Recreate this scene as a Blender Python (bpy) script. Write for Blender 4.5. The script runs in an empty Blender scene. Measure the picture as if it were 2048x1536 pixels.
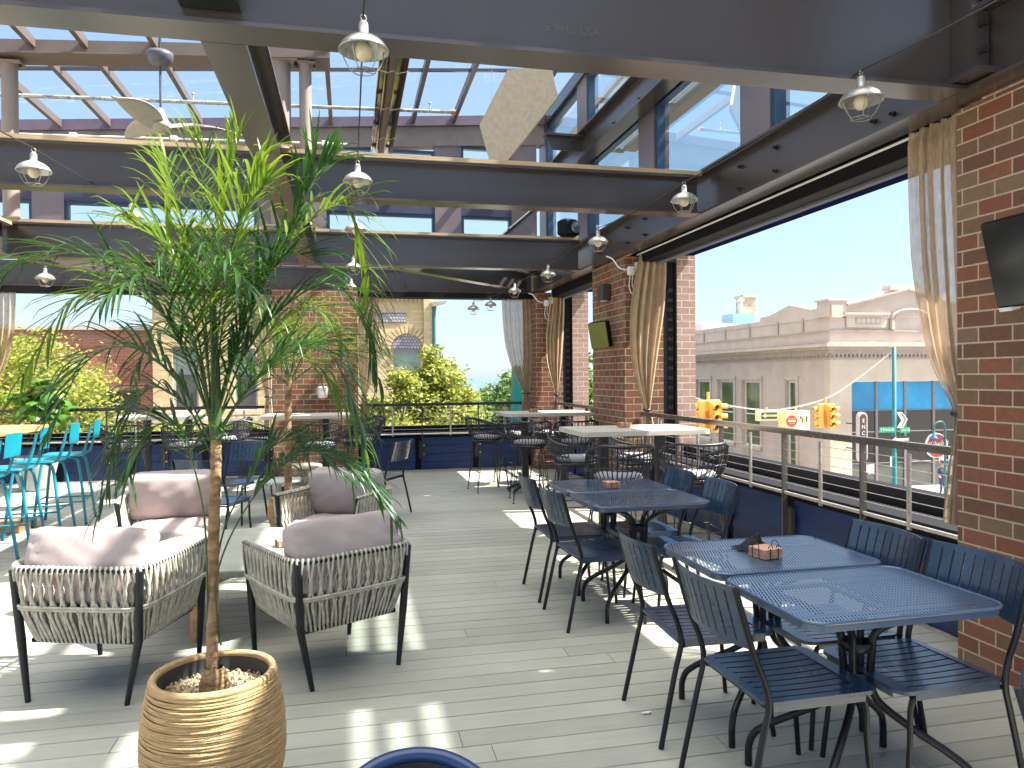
import bpy, bmesh, math, random
import numpy as np
from mathutils import Vector, Matrix
R = math.radians
PI = math.pi
scene = bpy.context.scene
# ---------------------------------------------------------------- camera
YAW, PIT, ROL, FPX = R(12.303), R(-0.552), R(-0.469), 1487.96
fw = Vector((math.sin(YAW)*math.cos(PIT), math.cos(YAW)*math.cos(PIT), math.sin(PIT)))
r0 = Vector((math.cos(YAW), -math.sin(YAW), 0)); u0 = r0.cross(fw)
rt = r0*math.cos(ROL)+u0*math.sin(ROL); up = rt.cross(fw)
cam = bpy.data.cameras.new('camera'); camo = bpy.data.objects.new('camera', cam)
scene.collection.objects.link(camo)
M = Matrix((rt, up, -fw)).transposed().to_4x4(); M.translation = Vector((0, 0, 1.55)); camo.matrix_world = M
cam.sensor_width = 36; cam.lens = FPX/2048*36; cam.clip_start = .05; cam.clip_end = 6000
scene.camera = camo
# ---------------------------------------------------------------- sky, sun, exposure
SUN = Vector((1, -.17, 1.3)).normalized()
w = bpy.data.worlds.new('World'); scene.world = w; w.use_nodes = True
nt = w.node_tree; nt.nodes.clear()
sky = nt.nodes.new('ShaderNodeTexSky'); sky.sky_type = 'NISHITA'; sky.sun_disc = False
sky.sun_elevation = math.asin(SUN.z); sky.sun_rotation = math.atan2(SUN.x, SUN.y)
sky.altitude = 0; sky.air_density = 1.0; sky.dust_density = .6; sky.ozone_density = 2.0
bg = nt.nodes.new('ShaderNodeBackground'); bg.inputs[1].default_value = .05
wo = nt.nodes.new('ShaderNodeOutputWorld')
gm = nt.nodes.new('ShaderNodeGamma'); gm.inputs[1].default_value = .46
tn = nt.nodes.new('ShaderNodeMix'); tn.data_type = 'RGBA'; tn.blend_type = 'MULTIPLY'; tn.inputs[0].default_value = 1; tn.inputs[7].default_value = (.79, .92, 1.07, 1)
nt.links.new(sky.outputs[0], gm.inputs[0]); nt.links.new(gm.outputs[0], tn.inputs[6]); 
# added fill light: unseen zenith made brighter and warmer than the rest of the sky
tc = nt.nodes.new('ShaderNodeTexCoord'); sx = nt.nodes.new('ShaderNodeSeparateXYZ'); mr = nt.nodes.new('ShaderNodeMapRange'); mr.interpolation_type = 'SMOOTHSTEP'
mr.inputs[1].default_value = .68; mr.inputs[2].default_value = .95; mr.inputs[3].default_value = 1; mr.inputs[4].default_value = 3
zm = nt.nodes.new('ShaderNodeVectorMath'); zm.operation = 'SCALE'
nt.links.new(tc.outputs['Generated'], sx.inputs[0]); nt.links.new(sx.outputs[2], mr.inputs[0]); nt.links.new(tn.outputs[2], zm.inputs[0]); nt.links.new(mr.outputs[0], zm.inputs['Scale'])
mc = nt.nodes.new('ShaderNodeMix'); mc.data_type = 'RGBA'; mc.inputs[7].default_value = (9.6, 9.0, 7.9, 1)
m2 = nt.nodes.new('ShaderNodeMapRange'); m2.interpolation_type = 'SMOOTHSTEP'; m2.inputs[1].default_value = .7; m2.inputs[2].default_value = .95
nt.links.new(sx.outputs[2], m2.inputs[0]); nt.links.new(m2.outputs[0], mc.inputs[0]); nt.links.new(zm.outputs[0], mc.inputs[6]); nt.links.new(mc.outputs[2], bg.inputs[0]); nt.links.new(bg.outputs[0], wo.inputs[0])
sl = bpy.data.lights.new('sun', 'SUN'); sl.energy = 2.05; sl.angle = R(.6); sl.color = (1, .93, .82)
so = bpy.data.objects.new('sun', sl); scene.collection.objects.link(so)
so.rotation_euler = (-SUN).to_track_quat('-Z', 'Y').to_euler(); so.location = (20, -5, 30)
scene.view_settings.view_transform = 'Standard'; scene.view_settings.look = 'None'
scene.view_settings.exposure = 3.45; scene.view_settings.gamma = 1
scene.cycles.max_bounces = 8; scene.cycles.diffuse_bounces = 5; scene.cycles.glossy_bounces = 3
scene.cycles.transparent_max_bounces = 20; scene.cycles.sample_clamp_indirect = 6
scene.cycles.caustics_reflective = False; scene.cycles.caustics_refractive = False

# ---------------------------------------------------------------- materials
def nodes(name):
    m = bpy.data.materials.new(name); m.use_nodes = True
    n = m.node_tree; b = n.nodes['Principled BSDF']; return m, n, b
def coords(n, scale=(1, 1, 1), kind='Object'):
    tc = n.nodes.new('ShaderNodeTexCoord'); mp = n.nodes.new('ShaderNodeMapping'); mp.inputs['Scale'].default_value = scale
    n.links.new(tc.outputs[kind], mp.inputs[0]); return mp.outputs[0]
def noise(n, vec, scale, detail=4, rough=.55):
    t = n.nodes.new('ShaderNodeTexNoise'); t.inputs['Scale'].default_value = scale
    t.inputs['Detail'].default_value = detail; t.inputs['Roughness'].default_value = rough
    n.links.new(vec, t.inputs['Vector']); return t.outputs[0]
def ramp(n, fac, stops, interp='LINEAR'):
    r = n.nodes.new('ShaderNodeValToRGB'); r.color_ramp.interpolation = interp
    e = r.color_ramp.elements
    while len(e) < len(stops): e.new(.5)
    for k, (p, c) in enumerate(stops): e[k].position = p; e[k].color = (*c[:3], 1)
    n.links.new(fac, r.inputs[0]); return r.outputs[0]
def mixc(n, fac, a, b, typ='MIX'):
    x = n.nodes.new('ShaderNodeMix'); x.data_type = 'RGBA'; x.blend_type = typ
    for i, v in ((0, fac), (6, a), (7, b)):
        if hasattr(v, 'links') or hasattr(v, 'is_linked'): n.links.new(v, x.inputs[i])
        elif i == 0: x.inputs[i].default_value = v
        else: x.inputs[i].default_value = (*v[:3], 1)
    return x.outputs[2]
def bump(n, b, h, strength, dist=.01):
    bp = n.nodes.new('ShaderNodeBump'); bp.inputs['Strength'].default_value = strength; bp.inputs['Distance'].default_value = dist
    n.links.new(h, bp.inputs['Height']); n.links.new(bp.outputs[0], b.inputs['Normal'])
def mul(c, k): return tuple(min(1, x*k) for x in c[:3])
def P(name, c, rough=.5, metal=0, var=.25, vs=6, bs=0, bscale=60, spec=.5, stretch=(1, 1, 1), coat=0, bd=.004):
    m, n, b = nodes(name); v = coords(n, stretch)
    b.inputs['Base Color'].default_value = (*c, 1)
    if var:
        f = noise(n, v, vs, 5)
        n.links.new(ramp(n, f, [(.3, mul(c, 1-var)), (.7, mul(c, 1+var))]), b.inputs['Base Color'])
        mr = n.nodes.new('ShaderNodeMapRange'); mr.inputs[3].default_value = max(.02, rough-.1); mr.inputs[4].default_value = min(1, rough+.12)
        n.links.new(f, mr.inputs[0]); n.links.new(mr.outputs[0], b.inputs['Roughness'])
    else: b.inputs['Roughness'].default_value = rough
    b.inputs['Metallic'].default_value = metal; b.inputs['Specular IOR Level'].default_value = spec
    b.inputs['Coat Weight'].default_value = coat
    if bs: bump(n, b, noise(n, v, bscale, 3), bs, bd)
    return m
def brick(name, cols, mortar, bw=.203, rh=.0813, ms=.0095, bs=.9, squash=1):
    m, n, b = nodes(name); v = coords(n, kind='UV')
    t = n.nodes.new('ShaderNodeTexBrick'); n.links.new(v, t.inputs['Vector'])
    t.inputs['Scale'].default_value = 1; t.inputs['Brick Width'].default_value = bw; t.inputs['Row Height'].default_value = rh
    t.inputs['Mortar Size'].default_value = ms*.5; t.inputs['Mortar Smooth'].default_value = .15
    t.inputs['Color1'].default_value = (0, 0, 0, 1); t.inputs['Color2'].default_value = (1, 1, 1, 1); t.inputs['Mortar'].default_value = (.5, .5, .5, 1)
    k = len(cols); base = ramp(n, t.outputs['Color'], [(i/k, c) for i, c in enumerate(cols)], 'CONSTANT')
    g = noise(n, v, 28, 6); base = mixc(n, .35, base, ramp(n, g, [(.3, (.35, .35, .35)), (.75, (1, 1, 1))]), 'MULTIPLY')
    big = noise(n, v, 1.3, 3); base = mixc(n, .35, base, ramp(n, big, [(.35, (.65, .62, .6)), (.65, (1, 1, 1))]), 'MULTIPLY')
    mo = ramp(n, noise(n, v, 90, 3), [(.3, mul(mortar, .75)), (.7, mul(mortar, 1.15))])
    n.links.new(mixc(n, t.outputs['Fac'], base, mo), b.inputs['Base Color'])
    b.inputs['Roughness'].default_value = .85
    h = n.nodes.new('ShaderNodeMath'); h.operation = 'MULTIPLY_ADD'; h.inputs[1].default_value = -1.0
    n.links.new(t.outputs['Fac'], h.inputs[0])
    g2 = n.nodes.new('ShaderNodeMath'); g2.operation = 'MULTIPLY'; g2.inputs[1].default_value = .35; n.links.new(g, g2.inputs[0])
    n.links.new(g2.outputs[0], h.inputs[2])
    bump(n, b, h.outputs[0], bs, .008); return m
def glass(name, tint=(1, 1, 1), refl=.1, rough=.0, fr=.8):
    m = bpy.data.materials.new(name); m.use_nodes = True; n = m.node_tree; n.nodes.clear()
    o = n.nodes.new('ShaderNodeOutputMaterial'); t = n.nodes.new('ShaderNodeBsdfTransparent'); t.inputs[0].default_value = (*tint, 1)
    g = n.nodes.new('ShaderNodeBsdfGlossy'); g.inputs['Roughness'].default_value = rough
    lw = n.nodes.new('ShaderNodeLayerWeight'); lw.inputs[0].default_value = .25
    a = n.nodes.new('ShaderNodeMath'); a.operation = 'MULTIPLY_ADD'; a.inputs[1].default_value = fr; a.inputs[2].default_value = refl
    a.use_clamp = True
    n.links.new(lw.outputs['Fresnel'], a.inputs[0])
    x = n.nodes.new('ShaderNodeMixShader'); n.links.new(a.outputs[0], x.inputs[0]); n.links.new(t.outputs[0], x.inputs[1]); n.links.new(g.outputs[0], x.inputs[2])
    n.links.new(x.outputs[0], o.inputs[0]); return m
def leafmat(name, c, c2, trans=.4, rough=.4):
    m, n, b = nodes(name); v = coords(n)
    gi = n.nodes.new('ShaderNodeNewGeometry')
    f = ramp(n, gi.outputs['Random Per Island'], [(0, c), (.55, mul(c, 1.25)), (1, c2)])
    f = mixc(n, .5, f, ramp(n, noise(n, v, 3, 3), [(.3, (.55, .6, .5)), (.7, (1, 1, 1))]), 'MULTIPLY')
    n.links.new(f, b.inputs['Base Color']); b.inputs['Roughness'].default_value = rough
    t = n.nodes.new('ShaderNodeBsdfTranslucent'); n.links.new(mixc(n, .5, f, mul(c2, 1.6)), t.inputs[0])
    x = n.nodes.new('ShaderNodeMixShader'); x.inputs[0].default_value = trans
    n.links.new(b.outputs[0], x.inputs[1]); n.links.new(t.outputs[0], x.inputs[2])
    n.links.new(x.outputs[0], n.nodes['Material Output'].inputs[0]); return m
def cloth(name, c, alpha=.25, trans=.45, weave=700):
    m, n, b = nodes(name); v = coords(n)
    f = ramp(n, noise(n, v, 9, 6), [(.3, mul(c, .85)), (.7, mul(c, 1.1))]); n.links.new(f, b.inputs['Base Color']); b.inputs['Roughness'].default_value = .95
    b.inputs['Specular IOR Level'].default_value = .1
    t = n.nodes.new('ShaderNodeBsdfTranslucent'); n.links.new(f, t.inputs[0])
    x = n.nodes.new('ShaderNodeMixShader'); x.inputs[0].default_value = trans
    n.links.new(b.outputs[0], x.inputs[1]); n.links.new(t.outputs[0], x.inputs[2])
    tr = n.nodes.new('ShaderNodeBsdfTransparent'); y = n.nodes.new('ShaderNodeMixShader')
    a = ramp(n, noise(n, coords(n, (1, 1, .12)), 160, 2), [(.3, (alpha*.4,)*3), (.7, (min(1, alpha*1.6),)*3)])
    n.links.new(a, y.inputs[0]); n.links.new(x.outputs[0], y.inputs[1]); n.links.new(tr.outputs[0], y.inputs[2])
    n.links.new(y.outputs[0], n.nodes['Material Output'].inputs[0]); return m

steel = P('painted_steel', (.056, .043, .04), .24, var=0, bs=.1, bscale=90, spec=.9, bd=.0006)
steel_lt = P('column_paint', (.25, .2, .175), .42, var=.12, vs=2, spec=.5)
fascia = P('fascia_metal', (.17, .135, .15), .38, var=.15, vs=2, spec=.6)
plank = P('raw_plank', (.46, .33, .2), .8, var=.3, vs=4, bs=.4, bscale=30, stretch=(.3, 3, 3))
black = P('black_metal', (.018, .018, .02), .42, var=.3, vs=8, spec=.6)
blackfr = P('black_frame', (.004, .004, .006), .7, var=.2, spec=.2)
navyframe = P('window_frame_paint', (.03, .07, .14), .35, var=.2)
brickm = brick('pier_brick', [(.24, .085, .046), (.21, .115, .062), (.26, .1, .055), (.18, .08, .046), (.24, .145, .08)], (.5, .38, .27))
brickt = brick('outer_brick', [(.42, .27, .22), (.38, .26, .2), (.44, .29, .24)], (.68, .58, .5))  # paler than the pier brick, outdoor haze mixed into the colours
yellowb = brick('yellow_brick', [(.68, .53, .3), (.62, .47, .27), (.72, .57, .34), (.64, .5, .27)], (.5, .38, .22), .3, .1, .014, .4)
redb = brick('red_brick', [(.42, .15, .1), (.36, .13, .09), (.46, .18, .12)], (.42, .25, .2), .3, .1, .014, .4)
navy = P('navy_siding', (.006, .024, .1), .45, var=.3, vs=3, spec=.5, stretch=(.4, .4, 3))
alu = P('brushed_aluminium', (.55, .5, .45), .38, metal=.7, var=.15, vs=20)
white = P('white_paint', (.75, .75, .73), .45, var=.05)
offw = P('lamp_enamel', (.36, .36, .34), .3, metal=.5, var=.15, vs=20)
bulbm = P('frosted_bulb', (.6, .53, .38), .25, var=0)
wire = P('galvanised_wire', (.35, .33, .3), .4, metal=.7, var=.1)
rubber = P('black_cable', (.015, .015, .015), .6, var=.1)
linen = cloth('sheer_linen', (.52, .39, .26), .24, .35)
linen_d = cloth('dense_linen', (.55, .42, .28), .04, .3)
glassc = glass('clear_roof_glass', (.94, .98, 1), .0, fr=.04)
glasst = glass('tinted_clerestory_glass', (.8, .97, 1), .2, fr=.25)
glassd = P('dark_window_glass', (.05, .06, .06), .04, var=.4, vs=.3, spec=1)
panelm = P('felt_acoustic_panel', (.5, .42, .31), .95, var=.12, vs=18, bs=.5, bscale=160)
roofwhite = P('fan_plastic', (.33, .31, .27), .4, var=.08)
darkgrey = P('dark_grey_metal', (.07, .075, .1), .35, var=.2)

def deckmat():
    m, n, b = nodes('composite_deck_board'); v = coords(n, (.35, 9, 9))
    gi = n.nodes.new('ShaderNodeNewGeometry')
    base = ramp(n, gi.outputs['Random Per Island'], [(0, (.40, .395, .34)), (.5, (.44, .43, .37)), (1, (.48, .465, .4))])
    st = noise(n, v, 6, 8, .65)
    base = mixc(n, .55, base, ramp(n, st, [(.3, (.72, .72, .72)), (.7, (1.0, 1.0, 1.0))]), 'MULTIPLY')
    dirt = noise(n, coords(n), 1.1, 6); base = mixc(n, .5, base, ramp(n, dirt, [(.36, (.72, .7, .68)), (.62, (1, 1, 1))]), 'MULTIPLY')
    n.links.new(base, b.inputs['Base Color'])
    mr = n.nodes.new('ShaderNodeMapRange'); mr.inputs[3].default_value = .34; mr.inputs[4].default_value = .62
    n.links.new(dirt, mr.inputs[0]); b.inputs['Specular IOR Level'].default_value = .4; n.links.new(mr.outputs[0], b.inputs['Roughness'])
    bump(n, b, noise(n, coords(n, (.5, 14, 14)), 9, 6, .7), .35, .004); return m
deckm = deckmat()

# ---------------------------------------------------------------- mesh builder
class MB:
    def __init__(s): s.v = []; s.f = []; s.m = []; s.s = []; s.mi = 0
    def add(s, vs, fs, smooth=False):
        o = len(s.v); s.v += [tuple(v) for v in vs]
        for f in fs: s.f.append(tuple(i+o for i in f)); s.m.append(s.mi); s.s.append(smooth)
        return s
    def box(s, a, b, bev=0):
        x0, y0, z0 = a; x1, y1, z1 = b
        if bev:
            # chamfer the vertical and horizontal edges with a loop of inset rings
            c = bev; P_ = []
            def ring(z, i): return [(x0+i+c, y0+i, z), (x1-i-c, y0+i, z), (x1-i, y0+i+c, z), (x1-i, y1-i-c, z), (x1-i-c, y1-i, z), (x0+i+c, y1-i, z), (x0+i, y1-i-c, z), (x0+i, y0+i+c, z)]
            rs = [ring(z0, c), ring(z0+c, 0), ring(z1-c, 0), ring(z1, c)]
            V = [p for r in rs for p in r]; F = [tuple(range(7, -1, -1)), tuple(range(24, 32))]
            for k in range(3):
                for i in range(8): j = (i+1) % 8; F.append((k*8+i, k*8+j, k*8+8+j, k*8+8+i))
            return s.add(V, F)
        return s.add([(x0, y0, z0), (x1, y0, z0), (x1, y1, z0), (x0, y1, z0), (x0, y0, z1), (x1, y0, z1), (x1, y1, z1), (x0, y1, z1)],
                     [(3, 2, 1, 0), (4, 5, 6, 7), (0, 1, 5, 4), (1, 2, 6, 5), (2, 3, 7, 6), (3, 0, 4, 7)])
    def hexa(s, p):   # bottom 4 ccw, top 4 ccw
        return s.add(p, [(3, 2, 1, 0), (4, 5, 6, 7), (0, 1, 5, 4), (1, 2, 6, 5), (2, 3, 7, 6), (3, 0, 4, 7)])
    def bar(s, a, b, w_, h_, upv=(0, 0, 1)):
        a = Vector(a); b = Vector(b); d = (b-a).normalized(); u = Vector(upv)
        r = d.cross(u); r = r.normalized() if r.length > 1e-4 else Vector((1, 0, 0)); u = r.cross(d)
        q = []
        for c in (a, b):
            q.append([c-r*w_/2-u*h_/2, c+r*w_/2-u*h_/2, c+r*w_/2+u*h_/2, c-r*w_/2+u*h_/2])
        return s.hexa([q[0][0], q[0][1], q[1][1], q[1][0], q[0][3], q[0][2], q[1][2], q[1][3]])
    def tube(s, pts, r, n=6, closed=False, caps=True):
        pts = [Vector(p) for p in pts]; N = len(pts)
        rs = r if isinstance(r, (list, tuple)) else [r]*N
        V = []; prev = None
        for i, p in enumerate(pts):
            if closed: d = pts[(i+1) % N]-pts[i-1]
            else: d = pts[min(i+1, N-1)]-pts[max(i-1, 0)]
            d = d.normalized() if d.length > 1e-9 else Vector((0, 0, 1))
            if prev is None:
                a = d.cross(Vector((0, 0, 1)))
                if a.length < .1: a = d.cross(Vector((1, 0, 0)))
                a.normalize()
            else:
                a = prev-d*prev.dot(d); a.normalize()
            prev = a; b = d.cross(a)
            for k in range(n):
                t = 2*PI*k/n; V.append(p+(a*math.cos(t)+b*math.sin(t))*rs[i])
        F = []
        for i in range(N if closed else N-1):
            j = (i+1) % N
            for k in range(n): l = (k+1) % n; F.append((i*n+k, j*n+k, j*n+l, i*n+l))
        s.add(V, F, True)
        if caps and not closed: s.add([V[k] for k in range(n)], [tuple(range(n-1, -1, -1))][:1]); s.add([V[(N-1)*n+k] for k in range(n)], [tuple(range(n))])
        return s
    def lathe(s, prof, n=24, c=(0, 0, 0), smooth=True, jit=0):
        V = []
        for (r, z) in prof:
            for k in range(n):
                t = 2*PI*k/n; V.append((c[0]+r*math.cos(t), c[1]+r*math.sin(t), c[2]+z))
        F = []
        for i in range(len(prof)-1):
            for k in range(n): l = (k+1) % n; F.append((i*n+k, i*n+l, (i+1)*n+l, (i+1)*n+k))
        return s.add(V, F, smooth)
    def prism(s, poly, axis, a, b):   # poly: 2D points ccw, extruded along axis ('x','y','z')
        n = len(poly)
        def mk(p, t): return {'x': (t, p[0], p[1]), 'y': (p[0], t, p[1]), 'z': (p[0], p[1], t)}[axis]
        V = [mk(p, a) for p in poly]+[mk(p, b) for p in poly]
        F = [tuple(range(n)), tuple(range(2*n-1, n-1, -1))]
        for i in range(n): j = (i+1) % n; F.append((j, i, i+n, j+n))
        return s.add(V, F)
    def grid(s, fn, nu, nv, smooth=True):
        V = [fn(i/nu, j/nv) for j in range(nv+1) for i in range(nu+1)]
        F = [(j*(nu+1)+i, j*(nu+1)+i+1, (j+1)*(nu+1)+i+1, (j+1)*(nu+1)+i) for j in range(nv) for i in range(nu)]
        return s.add(V, F, smooth)
    def build(s, name, mats, parent=None, fix=True):
        me = bpy.data.meshes.new(name); me.from_pydata(s.v, [], s.f)
        mats = mats if isinstance(mats, (list, tuple)) else [mats]
        for m in mats: me.materials.append(m)
        me.polygons.foreach_set('material_index', s.m); me.polygons.foreach_set('use_smooth', s.s)
        if fix:
            bm = bmesh.new(); bm.from_mesh(me); bmesh.ops.recalc_face_normals(bm, faces=bm.faces); bm.to_mesh(me); bm.free()
        me.update()
        co = np.empty(len(me.vertices)*3, np.float32); me.vertices.foreach_get('co', co); co = co.reshape(-1, 3)
        li = np.empty(len(me.loops), np.int32); me.loops.foreach_get('vertex_index', li)
        nl = np.empty(len(me.polygons)*3, np.float32); me.polygons.foreach_get('normal', nl); nl = np.abs(nl.reshape(-1, 3))
        lt = np.empty(len(me.polygons), np.int32); me.polygons.foreach_get('loop_total', lt)
        ax = np.repeat(nl.argmax(1), lt); c = co[li]
        uv = np.where((ax == 0)[:, None], c[:, [1, 2]], np.where((ax == 1)[:, None], c[:, [0, 2]], c[:, [0, 1]]))
        ul = me.uv_layers.new(name='uv'); ul.data.foreach_set('uv', uv.astype(np.float32).ravel())
        o = bpy.data.objects.new(name, me); scene.collection.objects.link(o)
        if parent: o.parent = parent
        return o
def thing(name, label, cat, loc=(0, 0, 0), rz=0, group=None):
    o = bpy.data.objects.new(name, None); scene.collection.objects.link(o); o.location = loc; o.rotation_euler = (0, 0, rz)
    o.empty_display_size = .1
    o['label'] = label; o['category'] = cat
    if group: o['group'] = group
    return o
def tag(o, label, cat, group=None):
    o['label'] = label; o['category'] = cat
    if group: o['group'] = group
    return o
def struct(o, kind='structure'): o['kind'] = kind; return o
def dup(root, loc, rz=None, label=None, group=None, first=False, scale=None):
    if first: r = root
    else:
        r = root.copy(); scene.collection.objects.link(r)
        def rec(src, dst):
            for ch in src.children:
                c = ch.copy(); scene.collection.objects.link(c); c.parent = dst; rec(ch, c)
        rec(root, r)
    r.location = loc
    if rz is not None: r.rotation_euler = (0, 0, rz)
    if scale: r.scale = (scale,)*3
    if label: r['label'] = label
    if group: r['group'] = group
    return r
def smooth_pts(pts, k=4):   # Catmull-Rom
    pts = [Vector(p) for p in pts]; P_ = [pts[0]*2-pts[1]]+pts+[pts[-1]*2-pts[-2]]; out = []
    for i in range(1, len(P_)-2):
        for j in range(k):
            t = j/k; a, b, c, d = P_[i-1:i+3]
            out.append(.5*((2*b)+(c-a)*t+(2*a-5*b+4*c-d)*t*t+(3*b-a-3*c+d)*t**3))
    return out+[pts[-1]]
def text(name, body, size, m, loc, rot, parent=None, ext=.002, align='CENTER', sx=1, shear=0):
    cu = bpy.data.curves.new(name, 'FONT'); cu.body = body; cu.size = size; cu.extrude = ext; cu.align_x = align; cu.align_y = 'CENTER'; cu.shear = shear
    t = bpy.data.objects.new('tmp', cu); scene.collection.objects.link(t)
    dg = bpy.context.evaluated_depsgraph_get(); me = bpy.data.meshes.new_from_object(t.evaluated_get(dg))
    bpy.data.objects.remove(t); me.name = name; me.materials.clear(); me.materials.append(m)
    o = bpy.data.objects.new(name, me); scene.collection.objects.link(o); o.location = loc; o.rotation_euler = rot; o.scale = (sx, 1, 1)
    if parent: o.parent = parent
    return o
rnd = random.Random(7)
# ================================================================ SETTING
# deck boards laid along X
mb = MB(); g = .006; pitch = .1445; y = -4.0; rr = random.Random(3); k = 0
while y < 12.34:
    y1 = min(y+pitch-g, 12.345); x = -9.0-rr.random()*3
    while x < 3.41:
        L = rr.choice((3.66, 4.88, 4.27)); x1 = min(x+L, 3.415); xa = max(x, -9.0)
        if x1-xa > .02:
            e = .0022; dz = rr.random()*.0008
            V = [(xa, y+e, dz), (x1-.003, y+e, dz), (x1-.003, y1-e, dz), (xa, y1-e, dz), (xa, y, -.004), (x1-.003, y, -.004), (x1-.003, y1, -.004), (xa, y1, -.004),
                 (xa, y, -.024), (x1-.003, y, -.024), (x1-.003, y1, -.024), (xa, y1, -.024)]
            mb.add(V, [(0, 1, 2, 3), (4, 5, 1, 0), (6, 7, 3, 2), (5, 6, 2, 1), (7, 4, 0, 3), (8, 9, 5, 4), (10, 11, 7, 6), (9, 10, 6, 5), (11, 8, 4, 7)])
        x += L
    y += pitch
struct(mb.build('deck_floor', deckm, fix=False))
struct(MB().box((-9.0, -4.0, -.3), (3.42, 12.35, -.045)).build('deck_substructure', P('joist_shadow', (.02, .02, .02), .9, var=0)))
asphalt = P('asphalt', (.06, .06, .062), .9, var=.3, vs=2, bs=.3, bscale=80)
concrete = P('pavement_concrete', (.36, .34, .31), .9, var=.15, vs=1.5)
G0 = -4.5
struct(MB().add([(-400, -300, G0), (400, -300, G0), (400, 260, G0), (-400, 260, G0)], [(0, 1, 2, 3)]).build('ground', concrete))
struct(MB().add([(-300, 15.5, G0+.01), (300, 15.5, G0+.01), (300, 25, G0+.01), (-300, 25, G0+.01)], [(0, 1, 2, 3)]).build('road', asphalt))
struct(MB().add([(9, -200, G0+.014), (21, -200, G0+.014), (21, 240, G0+.014), (9, 240, G0+.014)], [(0, 1, 2, 3)]).build('road', asphalt))
mb = MB(); mb.box((22, 26.5, G0), (60, 33.9, G0+.13)); mb.box((-60, 25.2, G0), (8, 28.2, G0+.13)); mb.box((4.6, -30, G0), (8.6, 15, G0+.13)); mb.box((-60, 13.6, G0), (4.5, 15.2, G0+.13))
struct(mb.build('pavement', concrete))
mb = MB()
for i in range(9): mb.box((9.4+i*1.25, 25.6, G0+.018), (10.0+i*1.25, 28.2, G0+.024)); mb.box((21.4, 16.2+i*1.0, G0+.018), (23.8, 16.7+i*1.0, G0+.024))
struct(mb.build('road_markings', white))
lake = P('lake_water', (.02, .09, .13), .12, var=.2, vs=.02, bs=.4, bscale=.8, bd=.2)
struct(MB().add([(-4000, 255, G0-.2), (4000, 255, G0-.2), (4000, 5500, G0-.2), (-4000, 5500, G0-.2)], [(0, 1, 2, 3)]).build('lake', lake))

# ---------------------------------------------------------------- own building below the terrace
t = thing('terrace_building', 'brick storey under the roof terrace carrying its deck', 'building')
mb = MB(); mb.box((-9.2, -4.2, G0), (4.0, 12.9, -.31)); mb.build('wall', brickt, t)

# brick piers
def pier(label, x0, x1, y0, y1, z1=2.95, outer=None, track=None):
    t = thing('brick_pier', label, 'brick pier', (0, 0, 0), 0, 'brick piers round the terrace')
    MB().box((x0, y0, 0), (x1, y1, z1)).build('brick_shaft', brickm, t)
    if outer: MB().box((outer[0], y0, -.3), (outer[1], y1, 3.6)).build('outer_brick', brickt, t)
    if track:
        mb = MB(); mb.box((track[0], y0+.004, 0), (track[0]+.045, y0+.1, z1-.06)); mb.box((track[0]+.05, y0+.02, 0), (track[1]-.03, y1-.02, z1-.06)); mb.box((track[1]-.025, y0+.004, 0), (track[1]-.002, y0+.1, z1-.06))
        for i in range(24): mb.box((track[0]+.055, y0+.008, .12+i*.115), (track[1]-.05, y0+.02, .165+i*.115))
        mb.build('screen_track', blackfr, t)
    return t
pier('brick pier at the right edge carrying the large black television', 3.18, 3.62, 1.9, 3.385, outer=(3.8, 4.0), track=(3.62, 3.8))
pier('brick pier between the two right-hand openings with the green-faced screen', 3.14, 3.62, 8.2, 9.37, outer=(3.795, 4.03), track=(3.62, 3.795))
pier('brick corner pier where the far railing meets the right-hand railing', 3.03, 3.5, 12.02, 12.95, outer=(3.67, 3.95), track=(3.5, 3.67))
pier('brick pier in the middle of the far wall behind the second palm', -1.18, .13, 12.15, 12.9)
pier('brick pier at the far left behind the sheer curtain', -6.9, -5.3, 12.15, 12.9)
pier('brick pier beside the camera on the right wall', 3.18, 3.62, -4.0, -2.6, outer=(3.8, 4.0))

# parapets: navy lap siding + sill
def parapet(label, axis, a, b):
    t = thing('parapet_wall', label, 'parapet wall', (0, 0, 0), 0, 'navy parapet walls under the railings')
    def bx(m_, lo, hi, u0, u1):    # lo/hi: (offset, z)
        if axis == 'x': m_.box((lo[0], u0, lo[1]), (hi[0], u1, hi[1]))
        else: m_.box((u0, lo[0]-3.42+12.36, lo[1]), (u1, hi[0]-3.42+12.36, hi[1]))
    m1 = MB(); bx(m1, (3.44, 0), (3.6, .6), a, b); m1.build('wall', blackfr, t)
    m1 = MB(); n = max(1, round((b-a)/.92)); st = (b-a)/n
    for i in range(n):
        for k in range(4):
            u0, u1 = a+i*st+.05, a+(i+1)*st-.05
            z0 = .03+k*.132
            if axis == 'x': m1.hexa([(3.418, u0, z0), (3.44, u0, z0), (3.44, u1, z0), (3.418, u1, z0), (3.43, u0, z0+.128), (3.44, u0, z0+.128), (3.44, u1, z0+.128), (3.43, u1, z0+.128)])
            else: m1.hexa([(u0, 12.358, z0), (u1, 12.358, z0), (u1, 12.38, z0), (u0, 12.38, z0), (u0, 12.37, z0+.128), (u1, 12.37, z0+.128), (u1, 12.38, z0+.128), (u0, 12.38, z0+.128)])
    m1.build('siding_panel', navy, t)
    m1 = MB(); bx(m1, (3.4, 0), (3.417, .025), a, b); m1.build('base_trim', alu, t)
    m1 = MB(); bx(m1, (3.6, .4), (3.86, .585), a, b); m1.build('sill', P('sill_metal', (.62, .62, .68), .35, var=.1), t)
    m1 = MB(); bx(m1, (3.4, .6), (3.63, .64), a, b); bx(m1, (3.87, -.3), (4.0, .72), a, b); m1.build('outer_kerb', blackfr, t)
    return t
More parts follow.
